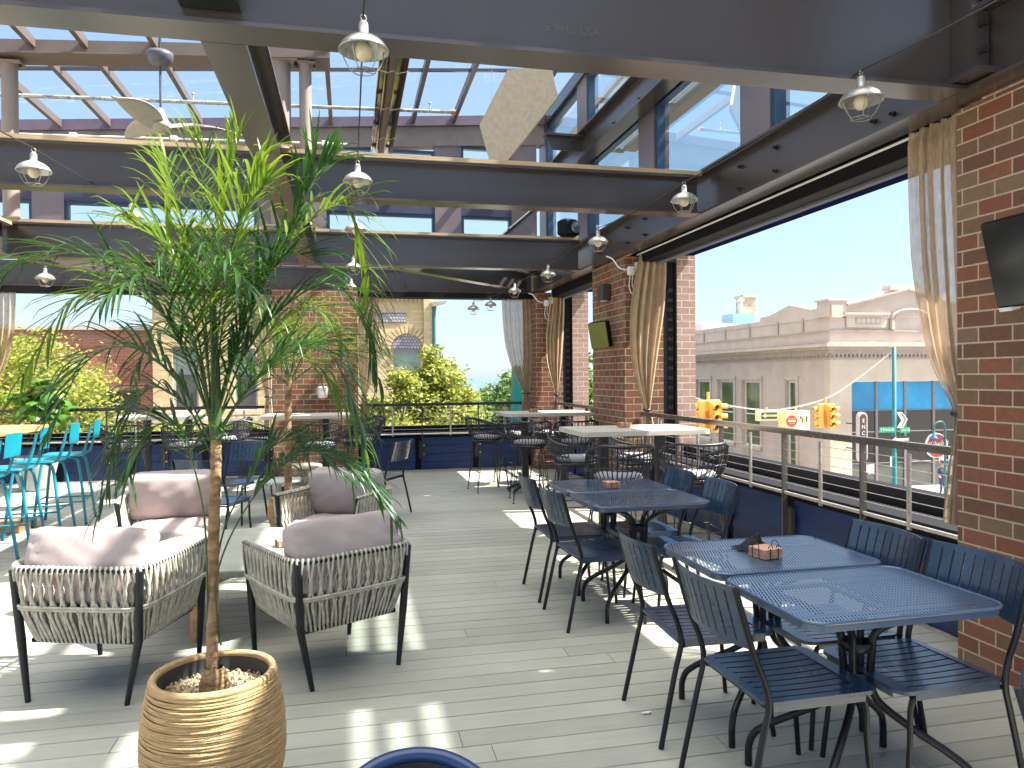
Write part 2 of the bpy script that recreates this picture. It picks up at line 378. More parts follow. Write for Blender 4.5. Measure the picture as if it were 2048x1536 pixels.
parapet('navy parapet under the long right-hand railing beside the dining tables', 'x', 3.387, 8.198)
parapet('short navy parapet between the two right-hand brick piers near the corner', 'x', 9.372, 12.018)
parapet('navy parapet right of the middle pier with the sea view above it', 'y', .132, 3.028)
parapet('navy parapet left of the middle pier behind the bar stools', 'y', -5.298, -1.182)
parapet('navy parapet on the right wall beside the camera', 'x', -2.598, 1.898)

# railings
def railing(label, axis, a, b, posts):
    t = thing('railing', label, 'railing', (0, 0, 0), 0, 'cable railings round the terrace')
    def pt(u, z, o=0): return (3.35+o, u, z) if axis == 'x' else (u, 12.3+o, z)
    m1 = MB(); m1.bar(pt(a, 1.095), pt(b, 1.095), .055, .022); m1.bar(pt(a, 1.118), pt(b, 1.118), .04, .024); m1.build('top_rail', P('rail_bronze', (.22, .19, .17), .25, metal=.7, var=.1) if axis == 'x' else black, t)
    m1 = MB(); m1.tube([pt(a, .62), pt(b, .62)], .014, 8); m1.build('bottom_rail', alu, t)
    m1 = MB()
    for z in (.70, .765, .83, .895, .96, 1.025): m1.tube([pt(a, z), pt(b, z)], .0025, 5)
    m1.build('cable', alu, t)
    for i, u in enumerate(posts):
        m1 = MB(); m1.bar(pt(u, .2, .03), pt(u, .62, .03), .06, .012) if 0 else None
        if axis == 'x': m1.box((3.328, u-.008, .2), (3.372, u+.008, 1.084)); m1.box((3.372, u-.05, .22), (3.41, u+.05, .5))
        else: m1.box((u-.008, 12.278, .2), (u+.008, 12.322, 1.084)); m1.box((u-.05, 12.322, .22), (u+.05, 12.352, .5))
        p = m1.build('post', black if axis == 'y' else P('post_bronze', (.1, .09, .08), .4, metal=.3, var=.1), t)
        m1 = MB()
        for z in (.29, .43):
            c = pt(u+.03, z); d = (-.004, 0, 0) if axis == 'x' else (0, -.004, 0)
            e_ = (3.371, u+.03, z) if axis == 'x' else (u+.03, 12.321, z)
            m1.tube([e_, (e_[0]+d[0]*3, e_[1]+d[1]*3, z)], .012, 8)
        m1.build('bolt', alu, p)
        if i+1 < len(posts):
            um = (u+posts[i+1])/2; m1 = MB()
            m1.bar(pt(um, .6), pt(um, 1.05), .03, .006, (0, 1, 0) if axis == 'y' else (1, 0, 0)) if 0 else (m1.box((3.343, um-.014, .59), (3.357, um+.014, 1.06)) if axis == 'x' else m1.box((um-.014, 12.293, .59), (um+.014, 12.307, 1.06)))
            for z in (.70, .765, .83, .895, .96, 1.025):
                q = pt(um, z); m1.tube([(q[0]-(.012 if axis == 'x' else 0), q[1]-(.012 if axis == 'y' else 0), z), (q[0]+(.012 if axis == 'x' else 0), q[1]+(.012 if axis == 'y' else 0), z)], .006, 6)
            m1.build('cable_spacer', alu, t)
    return t
railing('cable railing with a bronze top rail beside the dining tables', 'x', 3.4, 8.19, [3.52, 4.36, 5.28, 6.3, 7.25, 8.1])
railing('short cable railing between the two right-hand brick piers', 'x', 9.38, 12.0, [9.45, 10.3, 11.15, 11.95])
railing('black cable railing in front of the sea view at the far side', 'y', .14, 3.0, [.2, 1.16, 2.1, 3.0])
railing('black cable railing at the far left behind the palm and bar stools', 'y', -5.28, -1.19, [-5.2, -4.4, -3.6, -2.8, -2.0, -1.25])
railing('cable railing on the right wall beside the camera', 'x', -2.59, 1.89, [-2.5, -1.5, -.5, .5, 1.8])

# ---------------------------------------------------------------- steel frame
def ibeam(name_label, p0, p1, z0, h, w_=.18, tf=.018, tw=.014, bolts=(), plankw=0, group='dark steel beams overhead', capx=None):
    p0 = Vector((p0[0], p0[1], 0)); p1 = Vector((p1[0], p1[1], 0)); d = p1-p0; L = d.length
    t = thing('steel_beam', name_label, 'steel beam', (p0.x, p0.y, z0), math.atan2(d.y, d.x), group)
    a, b = w_/2, tw/2
    poly = [(-a, 0), (a, 0), (a, tf), (b, tf), (b, h-tf), (a, h-tf), (a, h), (-a, h), (-a, h-tf), (-b, h-tf), (-b, tf), (-a, tf)]
    MB().prism(poly, 'x', 0, L).build('steel_section', steel, t)
    if plankw: MB().box((0, -plankw/2, h+.002), (L, plankw/2, h+.036)).build('top_plank', plank, t)
    for (u, z, s) in bolts:
        m1 = MB(); s_ = s
        m1.tube([(u, s_*b, z), (u, s_*(b+.016), z)], .017, 6); m1.tube([(u, s_*(b+.016), z), (u, s_*(b+.04), z)], .009, 6); m1.build('bolt', black, t)
    return t
ZB = 2.965
nb = ibeam('deep dark steel beam crossing the top of the view with raised lettering', (-9, 3.24), (3.017, 3.24), ZB, .62, .18)
b2 = ibeam('second cross beam with a tan plank on top, behind the nearest beam', (-9, 6.1), (3.017, 6.1), ZB, .33, .17, plankw=.2)
b3 = ibeam('third cross beam with a tan plank on top, carrying the round columns', (-9, 9.6), (3.017, 9.6), ZB, .4, .17, plankw=.19)
b4 = ibeam('steel beam along the far wall above the curtains', (-9, 12.25), (3.017, 12.25), ZB-.02, .36, .17, bolts=[(8.4, .12, -1), (8.55, .12, -1), (9.9, .12, -1), (11.2, .12, -1)])
sb = ibeam('long steel side beam with bolts running above the right-hand openings', (3.12, -4), (3.12, 12.9), ZB-.003, .39, .2, bolts=[(7.77, .1, 1), (7.93, .11, 1), (8.98, .27, 1), (8.99, .1, 1), (9.49, .27, 1), (9.51, .1, 1), (11.5, .27, 1), (11.5, .1, 1), (12.0, .27, 1), (12.0, .1, 1), (13.0, .15, 1), (15.2, .25, 1), (15.2, .1, 1)])
ibeam('short steel beam running away between the first and second cross beams', (-.505, 3.335), (-.505, 6.01), ZB, .4, .18)
ibeam('short steel beam running away between second and third cross beams behind the palm', (-.505, 6.19), (-.505, 9.51), ZB, .33, .18)
ibeam('steel beam at the left running away from the second cross beam', (-3.85, 6.19), (-3.85, 9.51), ZB, .36, .2, plankw=.22)
ibeam('diagonal steel brace from the third beam to the far right corner', (.55, 9.78), (2.9, 12.1), ZB+.006, .3, .16)
ibeam('diagonal steel brace at the far left between third beam and far beam', (-3.7, 9.78), (-2.6, 12.1), ZB+.006, .3, .16)
ibeam('deep steel beam overhead behind the camera', (-9, -.6), (2.997, -.6), ZB, .62, .18)
# raised lettering on the nearest beam (mill mark)
mark = P('raised_mill_mark', (.1, .085, .08), .3, var=0, spec=.7)
text('raised_lettering', '\u221e MID  USA', .05, mark, (9+.99, -.0075, .143), (PI/2, 0, 0), nb, ext=.0012)
text('raised_lettering', 'MID  USA', .04, mark, (9+.88, -.0075, .17), (PI/2, 0, 0), b2, ext=.0008)
text('raised_lettering', 'USA', .045, mark, (9-2.4, -.0075, .16), (PI/2, 0, 0), b2, ext=.0008)
# end plate bracket near the right
t = thing('end_plate', 'bolted steel end plate where the nearest beam meets the side beam', 'steel plate', (3.0, 3.2, 3.02))
MB().box((0, -.1, .02), (.1, .03, .6)).build('plate', steel, t); MB().box((-.06, -.2, -.03), (.12, .03, 0)).build('foot_plate', steel, t)
for i in range(4): m1 = MB(); m1.tube([(.05, -.1, .12+i*.13), (.05, -.135, .12+i*.13)], .022, 6); m1.build('bolt', black, t)
t = thing('junction_box', 'black box clamped on the nearest beam at the top left', 'box', (-.6, 3.08, 3.05))
MB().box((-.03, -.06, .02), (.16, .14, .3), .006).build('casing', blackfr, t); MB().box((-.05, -.08, 0), (.18, .14, .018)).build('base_plate', black, t)

# window-screen housings and soffits above the openings
def soffit(label, a, b, axis):
    t = thing('screen_housing', label, 'screen housing', (0, 0, 0), 0, 'roll screen housings above the openings')
    if axis == 'x':
        MB().box((3.3, a, 2.86), (3.46, b, 3.3)).build('housing', blackfr, t)
        MB().box((3.46, a, 2.84), (3.52, b, 2.9)).build('hem_bar', P('hem_grey', (.12, .13, .15), .7, var=.05, spec=.1), t)
        MB().box((3.46, a, 2.97), (4.0, b, 3.3)).build('soffit', P('soffit_navy', (.006, .009, .04), .95, var=.1, spec=.0), t)
    else:
        MB().box((a, 12.16, 2.855), (b, 12.44, 2.94)).build('housing', blackfr, t)
        MB().box((a, 12.44, 2.95), (b, 12.9, 3.3)).build('soffit', blackfr, t)
    return t
soffit('black roll-screen housing above the long right-hand opening', 3.39, 8.19, 'x')
soffit('black roll-screen housing above the short right-hand opening', 9.38, 12.0, 'x')
soffit('black roll-screen housing above the far sea-view opening', .14, 3.02, 'y')
soffit('black roll-screen housing above the far left opening', -5.29, -1.19, 'y')
soffit('black roll-screen housing on the right beside the camera', -2.59, 1.89, 'x')

# clerestory walls
def column_part(t, lo, hi): MB().box(lo, hi).build('wall_panel', fascia, t)
def window(t, axis, u0, u1, z0, z1, off, gl, fr=.05):
    def bx(m_, ua, ub, za, zb, o0, o1):
        if axis == 'x': m_.box((off+o0, ua, za), (off+o1, ub, zb))
        else: m_.box((ua, off+o0, za), (ub, off+o1, zb))
    m1 = MB(); bx(m1, u0, u0+fr, z0, z1, 0, .09); bx(m1, u1-fr, u1, z0, z1, 0, .09); bx(m1, u0+fr, u1-fr, z0, z0+fr, .003, .087); bx(m1, u0+fr, u1-fr, z1-fr, z1, .003, .087)
    f = m1.build('window', navyframe, t)
    m1 = MB()
    if axis == 'x': m1.add([(off+.045, u0+fr, z0+fr), (off+.045, u1-fr, z0+fr), (off+.045, u1-fr, z1-fr), (off+.045, u0+fr, z1-fr)], [(0, 1, 2, 3)])
    else: m1.add([(u0+fr, off+.045, z0+fr), (u1-fr, off+.045, z0+fr), (u1-fr, off+.045, z1-fr), (u0+fr, off+.045, z1-fr)], [(0, 1, 2, 3)])
    m1.build('pane', gl, f)
t = thing('clerestory_wall', 'glazed clerestory wall above the far side of the terrace', 'window wall')
cols = [-8.9, -6.6, -4.4, -1.25, -.5, 1.64, 2.95]
for i, c in enumerate(cols):
    hw = .22 if c not in (-1.25, -.5) else .16
    column_part(t, (c-hw, 12.42, 3.31), (c+hw, 12.6, 5.3+.065*(c+4.2)-.05))
for a, b in zip(cols[:-1], cols[1:]):
    ha = .22 if a not in (-1.25, -.5) else .16; hb = .22 if b not in (-1.25, -.5) else .16
    window(t, 'y', a+ha, b-hb, 3.31, 4.27, 12.45, glassc)
    zt = 5.02+.065*((a+b)/2+4.2)
    window(t, 'y', a+ha, b-hb, 4.5, zt, 12.45, glassc)
    m1 = MB(); m1.box((a+ha, 12.43, 4.27), (b-hb, 12.58, 4.5)); m1.build('header', P('header_navy', (.05, .05, .1), .4, var=.1), t)
def zr(x): return 5.3+.075*(x+4.2)    # underside of the glass roof at the far wall
m1 = MB()
m1.hexa([(-9, 12.40, zr(-9)-.26), (3.3, 12.40, zr(3.3)-.33), (3.3, 12.62, zr(3.3)-.33), (-9, 12.62, zr(-9)-.26), (-9, 12.40, zr(-9)), (3.3, 12.40, zr(3.3)), (3.3, 12.62, zr(3.3)), (-9, 12.62, zr(-9))])
m1.build('fascia', P('fascia_bronze', (.2, .165, .15), .45, var=.1), t)
m1 = MB(); m1.hexa([(-9, 12.34, zr(-9)+.003), (3.3, 12.34, zr(3.3)+.003), (3.3, 12.7, zr(3.3)+.003), (-9, 12.7, zr(-9)+.003), (-9, 12.34, zr(-9)+.16), (3.3, 12.34, zr(3.3)+.16), (3.3, 12.7, zr(3.3)+.16), (-9, 12.7, zr(-9)+.16)])
m1.build('gutter', P('gutter_plum', (.12, .09, .13), .4, var=.1), t)
t = thing('clerestory_wall', 'glazed clerestory wall with tinted panes above the right-hand side', 'window wall')
cy = [12.66, 10.4, 8.01, 5.67, 3.44, 1.15, -1.2, -3.5]; hw = .225
for c in cy: column_part(t, (3.34, c-hw, 3.32), (3.52, c+hw, 5.86))
for a, b in zip(cy[1:], cy[:-1]):
    window(t, 'x', a+hw, b-hw, 3.36, 4.6, 3.36, glasst, .055); window(t, 'x', a+hw, b-hw, 4.68, 5.84, 3.36, glasst, .055)
    MB().box((3.345, a+hw, 4.6), (3.5, b-hw, 4.68)).build('transom', fascia, t)
MB().box((3.3, -4, 5.86), (3.56, 12.7, 6.05)).build('head_beam', steel, t)
# upper steel: beam above the side wall with stub brackets
ibeam('upper steel beam beside the tinted clerestory windows with sawn-off brackets', (3.16, 3.5), (3.16, 12.4), 4.49, .37, .2, bolts=[(2.0, .1, 1), (4.2, .1, 1), (5.0, .1, 1), (7.3, .1, 1)])
for yy, x0, L in ((7.0, 2.75, 'near'), (9.75, 2.6, 'far')):
    t = thing('steel_bracket', 'sawn-off steel bracket on the upper side beam, %s one of two' % L, 'steel bracket', (0, yy, 0), 0, 'steel brackets on the upper beam')
    m1 = MB(); m1.hexa([(x0, -.07, 4.80), (3.145, -.07, 4.80), (3.145, .07, 4.80), (x0, .07, 4.80), (x0, -.07, 4.83), (3.145, -.07, 4.83), (3.145, .07, 4.83), (x0, .07, 4.83)]); m1.build('flange', steel, t)
    MB().prism([(x0+.02, 4.795), (x0+.12, 4.62), (3.145, 4.62), (3.145, 4.795)], 'y', -.008, .008).build('web', steel, t)
    m1 = MB()
    for q in range(2): m1.tube([(3.0, .02, 4.68+q*.07), (3.0, -.03, 4.68+q*.07)], .013, 6)
    m1.build('bolt', black, t)
t = thing('steel_bracket', 'small bolted knee brace standing on the third beam by the corner', 'steel bracket', (2.0, 9.75, 0))
m1 = MB(); m1.bar((0, 0, 3.4), (.75, .5, 4.05), .1, .02, (1, 0, .3)); m1.bar((0, 0, 3.4), (.75, .5, 4.05), .012, .09); m1.build('brace', steel, t)
m1 = MB()
for q in range(2): m1.tube([(.1+q*.07, -.02, 3.52+q*.05), (.1+q*.07, .1, 3.52+q*.05)], .015, 6)
m1.build('bolt', black, t)

# sunshade trellis outside (casts the stripes)
t = thing('sunshade', 'slatted metal sunshade outside the tinted clerestory windows', 'sunshade')
zt = 5.62
cgm = P('canopy_grey', (.75, .78, .8), .5, var=.1)
for xa, xb in ((3.645, 4.085), (4.155, 4.328)): MB().box((xa, -4, zt), (xb, 12.7, zt+.012)).build('canopy', cgm, t)
for x0 in (4.443, 4.603, 4.753):
    MB().box((x0-.045 if x0 < 4.7 else x0-.035, -4, zt), (x0+.045 if x0 < 4.7 else x0+.035, 12.7, zt+.012)).build('slat', P('slat_grey', (.6, .62, .64), .5, var=.1), t)
MB().box((4.858, -4, zt-.02), (5.1, 12.7, zt+.08)).build('edge_beam', steel_lt, t)
for yy in cy:
    MB().box((3.53, yy-.03, zt-.06), (4.85, yy+.03, zt-.004)).build('arm', steel_lt, t)

# glass roof
t = thing('glass_roof', 'glass roof over the terrace on bronze rafters', 'glass roof')
def zroof(x): return 5.3+.075*(x+4.2)
for i, x in enumerate((-8.1, -6.8, -5.5, -4.85, -4.2, -3.53, -2.98, -2.22, -.25, 1.06, 1.73, 2.9)):
    if x in (-4.85,): continue
    z = zroof(x); m1 = MB(); m1.box((x-.03, -4, z+.04), (x+.03, 12.6, z+.15)); m1.build('rafter', P('rafter_bronze', (.11, .085, .075), .4, var=.1) if i == 0 else bpy.data.materials['rafter_bronze'], t)
for y in (2.6, 10.35): m1 = MB(); m1.hexa([(-9, y-.02, zroof(-9)+.09), (3.3, y-.02, zroof(3.3)+.09), (3.3, y+.02, zroof(3.3)+.09), (-9, y+.02, zroof(-9)+.09), (-9, y-.02, zroof(-9)+.13), (3.3, y-.02, zroof(3.3)+.13), (3.3, y+.02, zroof(3.3)+.13), (-9, y+.02, zroof(-9)+.13)]); m1.build('purlin', steel, t)
MB().add([(-9, -4, zroof(-9)+.17), (3.4, -4, zroof(3.4)+.17), (3.4, 12.6, zroof(3.4)+.17), (-9, 12.6, zroof(-9)+.17)], [(0, 1, 2, 3)]).build('pane', glassc, t)
# round columns on third beam + upper cross beam
def rcol(label, x, y, r, z0, z1):
    t = thing('round_column', label, 'column', (x, y, 0), 0, 'round bronze columns standing on the beams')
    m1 = MB(); m1.lathe([(r, z0+.02), (r, z1-.02)], 24); m1.build('shaft', steel_lt, t)
    m1 = MB(); m1.box((-r*1.7, -r*1.3, z1-.02), (r*1.7, r*1.3, z1)); m1.box((-r*1.5, -r*1.2, z0), (r*1.5, r*1.2, z0+.02)); m1.build('cap_plate', steel_lt, t)
    m1 = MB()
    for sx in (-1, 1): m1.tube([(sx*r*1.45, -.03, z1-.022), (sx*r*1.45, -.03, z1-.05)], .018, 6)
    m1.build('bolt', black, t)
rcol('round bronze column at the far left standing on the third beam', -3.78, 9.6, .085, ZB+.44, 5.2)
rcol('thick round bronze column behind the thinner one, above the palm', -.8, 9.6, .125, ZB+.44, 5.45)
rcol('thin round bronze column with a bolted cap plate above the palm', -.5, 9.58, .075, ZB+.44, 5.45)
t = thing('roof_girder', 'bronze roof girder crossing the glass roof at the upper left', 'steel beam')
m1 = MB(); za = lambda x: 5.22+.065*(x+4.2)
m1.hexa([(-9, 9.42, za(-9)), (-.2, 9.42, za(-.2)), (-.2, 9.78, za(-.2)), (-9, 9.78, za(-9)), (-9, 9.42, za(-9)+.02), (-.2, 9.42, za(-.2)+.02), (-.2, 9.78, za(-.2)+.02), (-9, 9.78, za(-9)+.02)])
m1.hexa([(-9, 9.58, za(-9)+.02), (-.2, 9.58, za(-.2)+.02), (-.2, 9.62, za(-.2)+.02), (-9, 9.62, za(-9)+.02), (-9, 9.58, za(-9)+.22), (-.2, 9.58, za(-.2)+.22), (-.2, 9.62, za(-.2)+.22), (-9, 9.62, za(-9)+.22)])
m1.build('girder', P('girder_bronze', (.13, .1, .088), .45, var=.1), t)
# pipes and conduits
def pipe(name, label, cat, pts, r, m, group=None, n=8, extra=None):
    m1 = MB(); m1.tube(pts, r, n); o = m1.build(name, m); tag(o, label, cat, group); return o
pipm = P('pipe_foil', (.32, .34, .33), .4, metal=.3, var=.6, vs=30)
t = thing('sprinkler_pipe', 'horizontal sprinkler pipe with a red end cap under the glass roof', 'pipe')
m1 = MB(); m1.tube([(-9, 10.6, 5.03), (1.45, 10.6, 5.34)], .024, 10); m1.build('pipe', pipm, t)
m1 = MB(); m1.tube([(1.45, 10.6, 5.34), (1.52, 10.6, 5.342)], .034, 10); m1.build('end_cap', P('cap_red', (.5, .12, .07), .5, var=.1), t)
for x in (-5.6, -2.0, 1.15):
    z = 5.34+(x-1.45)*.0297; m1 = MB(); m1.tube([(x, 10.6, z+.02), (x, 10.6, z+.09)], .012, 8); m1.lathe([(.004, .1), (.022, .105), (.03, .118), (.004, .12)], 10, (x, 10.6, z)); m1.build('sprinkler_head', alu, t)
for i, (z0, z1, lab) in enumerate(((5.08, 5.32, 'upper'), (4.93, 5.12, 'lower'))):
    t = thing('conduit', 'thin white conduit along the far fascia, %s one of two' % lab, 'conduit', (0, 0, 0), 0, 'white conduits on the far fascia')
    m1 = MB(); m1.tube([(-9, 12.3, z0), (-.0, 12.3, z1)], .014, 8); m1.build('pipe', white, t)
    for x in (-4.0, -2.6, -.35): m1 = MB(); m1.box((x-.05, 12.26, z0+(z1-z0)*(x+9)/9-.035), (x+.05, 12.335, z0+(z1-z0)*(x+9)/9+.035), .006); m1.build('box', white, t)
pipe('conduit', 'white conduit along the underside of the side beam above the long opening', 'conduit', [(3.28, 3.4, 2.955), (3.28, 8.15, 2.955)], .009, white)
for (yy, lab, yb) in ((8.35, 'middle', 8.18), (12.0, 'corner', 11.99)):
    t = thing('junction_box', 'white junction box with looping cables at the top of the %s pier' % lab, 'junction box', (0, 0, 0), 0, 'white junction boxes')
    MB().box((3.16, yb-.06, 2.72), (3.24, yb-.005, 2.82), .006).build('box', white, t)
    MB().box((3.25, yb-.07, 2.76), (3.31, yb-.005, 2.87), .006).build('box', white, t)
    m1 = MB(); m1.tube(smooth_pts([(3.19, yb-.03, 2.72), (3.17, yb-.05, 2.58), (3.21, yb-.06, 2.49), (3.29, yb-.05, 2.5), (3.33, yb-.03, 2.62)], 6), .007, 6)
    m1.tube(smooth_pts([(3.22, yb-.03, 2.72), (3.21, yb-.05, 2.6), (3.25, yb-.06, 2.52), (3.34, yb-.05, 2.52)], 6), .006, 6)
    m1.tube(smooth_pts([(3.16, yb-.03, 2.78), (3.06, yb-.03, 2.8), (2.98, yb-.02, 2.9), (2.9, yb-.03, 2.93)], 6), .008, 6); m1.build('cable', white, t)
# ================================================================ FURNITURE
chairm = P('blue_black_powder_coat', (.008, .03, .072), .28, var=.2, vs=5, spec=.9, coat=.2)  # coat made bluer to carry the sky's reflection on the seats
tubem = P('black_powder_coat', (.007, .008, .011), .35, var=.2, vs=8, spec=.4)
# ---- slatted dining chair, faces +Y
def dining_chair():
    t = thing('dining_chair', 'x', 'chair')
    m1 = MB(); W = .225; z = .445; th = .014
    def ck(x, y, zz=0): return z-.018*math.cos(min(1, abs(x)/W)*PI/2)*.5*(1-((y)/.24)**2)+zz
    y0, y1 = -.215, .235; n = 9; gap = .0085; bw = (2*W-.07-gap*n)/(n-1)
    def plate(x0, x1, ya, yb, k=6):
        V = []; nx = 2
        for j in range(k+1):
            y = ya+(yb-ya)*j/k
            for i in range(nx+1):
                x = x0+(x1-x0)*i/nx; V.append((x, y, ck(x, y)))
        o = len(V); V += [(a, b, c-th) for a, b, c in V]
        F = []
        for j in range(k):
            for i in range(nx):
                q = j*(nx+1)+i; F.append((q, q+1, q+nx+2, q+nx+1)); F.append((o+q, o+q+nx+1, o+q+nx+2, o+q+1))
        for j in range(k):
            a = j*(nx+1); b = (j+1)*(nx+1); F.append((a, b, o+b, o+a)); a += nx; b += nx; F.append((a, o+a, o+b, b))
        for i in range(nx):
            F.append((i, o+i, o+i+1, i+1)); a = k*(nx+1)+i; F.append((a, a+1, o+a+1, o+a))
        m1.add(V, F)
    plate(-W, -W+.035, y0+.03, y1-.055); plate(W-.035, W, y0+.03, y1-.055)
    for i in range(n-1): x = -W+.035+gap+i*(bw+gap); plate(x, x+bw, y0+.03, y1-.055)
    # front and rear borders with rounded corners
    def border(ya, yb, sgn):
        pts = []; r = .05
        if sgn > 0: pts = [(-W, ya), (W, ya)]+[(W-r+r*math.cos(a), yb-r+r*math.sin(a)) for a in [PI/2*k/5 for k in range(6)]]+[(-W+r+r*math.cos(a), yb-r+r*math.sin(a)) for a in [PI/2+PI/2*k/5 for k in range(6)]]
        else: pts = [(W, yb), (-W, yb)]+[(-W+.02, ya), (W-.02, ya)]
        N = len(pts); V = [(x, y, ck(x, y)) for x, y in pts]+[(x, y, ck(x, y)-th) for x, y in pts]
        m1.add(V, [tuple(range(N)), tuple(range(2*N-1, N-1, -1))]+[(i, (i+1) % N, N+(i+1) % N, N+i) for i in range(N)])
    border(y1-.055, y1, 1); border(y0, y0+.03, -1)
    # skirt
    m1.box((-W, y0+.03, z-.034), (-W+.006, y1-.06, z-.006)); m1.box((W-.006, y0+.03, z-.034), (W, y1-.06, z-.006)); m1.box((-W+.05, y1-.01, z-.034), (W-.05, y1-.004, z-.01))
    m1.build('seat', chairm, t)
    m1 = MB(); z0, z1 = .63, .845
    def bp(u, zz, o=0): return Vector((.222*u, -.262-(zz-.6)*.27-.05*(1-u*u)+o, zz))
    def seg(u0, u1, za, zb):
        m1.hexa([bp(u0, za), bp(u1, za), bp(u1, za, .007), bp(u0, za, .007), bp(u0, zb), bp(u1, zb), bp(u1, zb, .007), bp(u0, zb, .007)])
    nn = 10; st = 2/nn; gp = .032
    for i in range(nn): seg(-1+i*st, -1+(i+1)*st, z1-.022, z1); seg(-1+i*st, -1+(i+1)*st, z0, z0+.022); seg(-1+i*st+(gp/2 if i else 0), -1+(i+1)*st-(gp/2 if i < nn-1 else 0), z0+.022, z1-.022)
    m1.build('backrest', chairm, t)
    for s in (-1, 1):
        m1 = MB(); x = s*.228
        m1.tube(smooth_pts([(x*1.04, -.30, 0), (x, -.235, .3), (x, -.205, .43), (x, -.222, .52), (x, -.262, .62), (x, -.328, .84)], 4), .0115, 8)
        m1.build('rear_leg', tubem, t)
        m1 = MB(); x = s*.212
        m1.tube(smooth_pts([(x*1.06, .215, 0), (x, .19, .25), (x, .185, .385), (x, .15, .422), (x, 0, .424), (x, -.2, .415)], 4), .0105, 8)
        m1.build('front_leg', tubem, t)
    m1 = MB(); m1.tube([(-.21, .1, .42), (.21, .1, .42)], .008, 6); m1.build('cross_bar', tubem, t); m1 = MB(); m1.tube([(-.22, -.19, .415), (.22, -.19, .415)], .008, 6); m1.build('cross_bar', tubem, t)
    return t
dc = dining_chair(); first = True
def put(root, x, y, a, label, group, st, scale=None, z=0):
    r = dup(root, (x, y, z), R(a), label, group, first=not st.get('used'), scale=scale); st['used'] = 1; return r
S_ = {}
G = 'slatted black-blue dining chairs'
for (x, y, a, lab) in [
    (1.565, 2.48, -89, 'slatted dining chair nearest the camera, left of the near perforated table'),
    (1.555, 3.1, -92, 'slatted dining chair left of the perforated table that holds the black cloth'),
    (1.56, 4.56, -87, 'slatted dining chair left of the far table pair, the nearer of that two'),
    (1.555, 5.17, -90, 'slatted dining chair left of the far table pair, the farther of that two'),
    (2.08, 2.45, 92, 'slatted dining chair against the right brick pier, facing the near table'),
    (2.06, 2.95, 90, 'slatted dining chair by the railing, across from the table with the black cloth'),
    (2.08, 4.54, 88, 'slatted dining chair by the railing at the far table pair, nearer one'),
    (2.07, 5.13, 91, 'slatted dining chair by the railing at the far table pair, farther one'),
    (-1.25, 8.55, 157, 'slatted dining chair with a pale sky-lit back behind the lounge chairs'),
    (-1.2, 7.25, -22, 'slatted dining chair turned away from the camera behind the palm trunk'),
    (.3, 8.55, 60, 'slatted dining chair alone behind the right rear lounge chair'),
    (1.8, 1.17, -158, 'slatted dining chair cut off by the bottom right corner of the photo')]:
    put(dc, x, y, a, lab, G, S_)
# ---- black round-topped chair back at the bottom edge
t = thing('armchair', 'black chair with a curved back, sky-lit rim, cut off at the bottom of the photo', 'chair', (.125, 1.17, 0), R(4))
m1 = MB()
def abk(u, v):
    a = (u-.5)*2.2; r = .215+.015*v
    zt_ = .80-.13*(abs(u-.5)*2)**2.2
    return (r*math.sin(a), .06+r*math.cos(a)*1.1, .42+(zt_-.42)*v)
m1.grid(abk, 30, 10); m1.build('backrest', tubem, t)
m1 = MB(); m1.tube([abk(i/30, 1) for i in range(31)], .014, 8); m1.build('rim', P('sky_lit_edge', (.006, .03, .12), .3, var=.1), t)  # rim's blue stands for sky light caught along the top edge
m1 = MB(); m1.lathe([(.0, .43), (.2, .43), (.225, .44), (.225, .46), (.2, .475), (0, .478)], 28, (0, .04, 0)); m1.build('seat', tubem, t)
for sx in (-1, 1):
    for sy in (-1, 1): m1 = MB(); m1.tube([(sx*.15, .04+sy*.15, .43), (sx*.2, .04+sy*.2, 0)], .013, 8); m1.build('leg', tubem, t)

# ---- perforated dining tables
def perfmat():
    m, n, b = nodes('perforated_steel_top'); v = coords(n, kind='Object')
    sx = n.nodes.new('ShaderNodeSeparateXYZ'); n.links.new(v, sx.inputs[0])
    def M_(op, a, b_=None, c=None):
        q = n.nodes.new('ShaderNodeMath'); q.operation = op
        for i, val in enumerate((a, b_, c)):
            if val is None: continue
            if isinstance(val, (int, float)): q.inputs[i].default_value = val
            else: n.links.new(val, q.inputs[i])
        return q.outputs[0]
    u = M_('MULTIPLY_ADD', sx.outputs[0], 1.0, M_('MULTIPLY', sx.outputs[1], -.36))
    f = M_('FRACT', M_('MULTIPLY', u, 1/.0135)); hole = M_('LESS_THAN', f, .42)
    # dashes: short closed bridges across each slot
    w_ = M_('FRACT', M_('MULTIPLY', sx.outputs[1], 1/.026)); hole = M_('MULTIPLY', hole, M_('GREATER_THAN', w_, .14))
    b.inputs['Base Color'].default_value = (.055, .1, .18, 1); b.inputs['Roughness'].default_value = .3; b.inputs['Coat Weight'].default_value = .5; b.inputs['Coat Roughness'].default_value = .22; b.inputs['Specular IOR Level'].default_value = .8
    tr = n.nodes.new('ShaderNodeBsdfTransparent'); x = n.nodes.new('ShaderNodeMixShader')
    n.links.new(hole, x.inputs[0]); n.links.new(b.outputs[0], x.inputs[1]); n.links.new(tr.outputs[0], x.inputs[2])
    n.links.new(x.outputs[0], n.nodes['Material Output'].inputs[0]); return m
perf = perfmat(); topm = P('blue_table_top', (.05, .09, .17), .3, var=.1, vs=4, spec=1, coat=.4)
def rrect(hx, hy, r, k=6):
    P_ = []
    for cx, cy, a0 in ((hx-r, hy-r, 0), (-hx+r, hy-r, 90), (-hx+r, -hy+r, 180), (hx-r, -hy+r, 270)):
        P_ += [(cx+r*math.cos(R(a0+90*i/k)), cy+r*math.sin(R(a0+90*i/k))) for i in range(k+1)]
    return P_
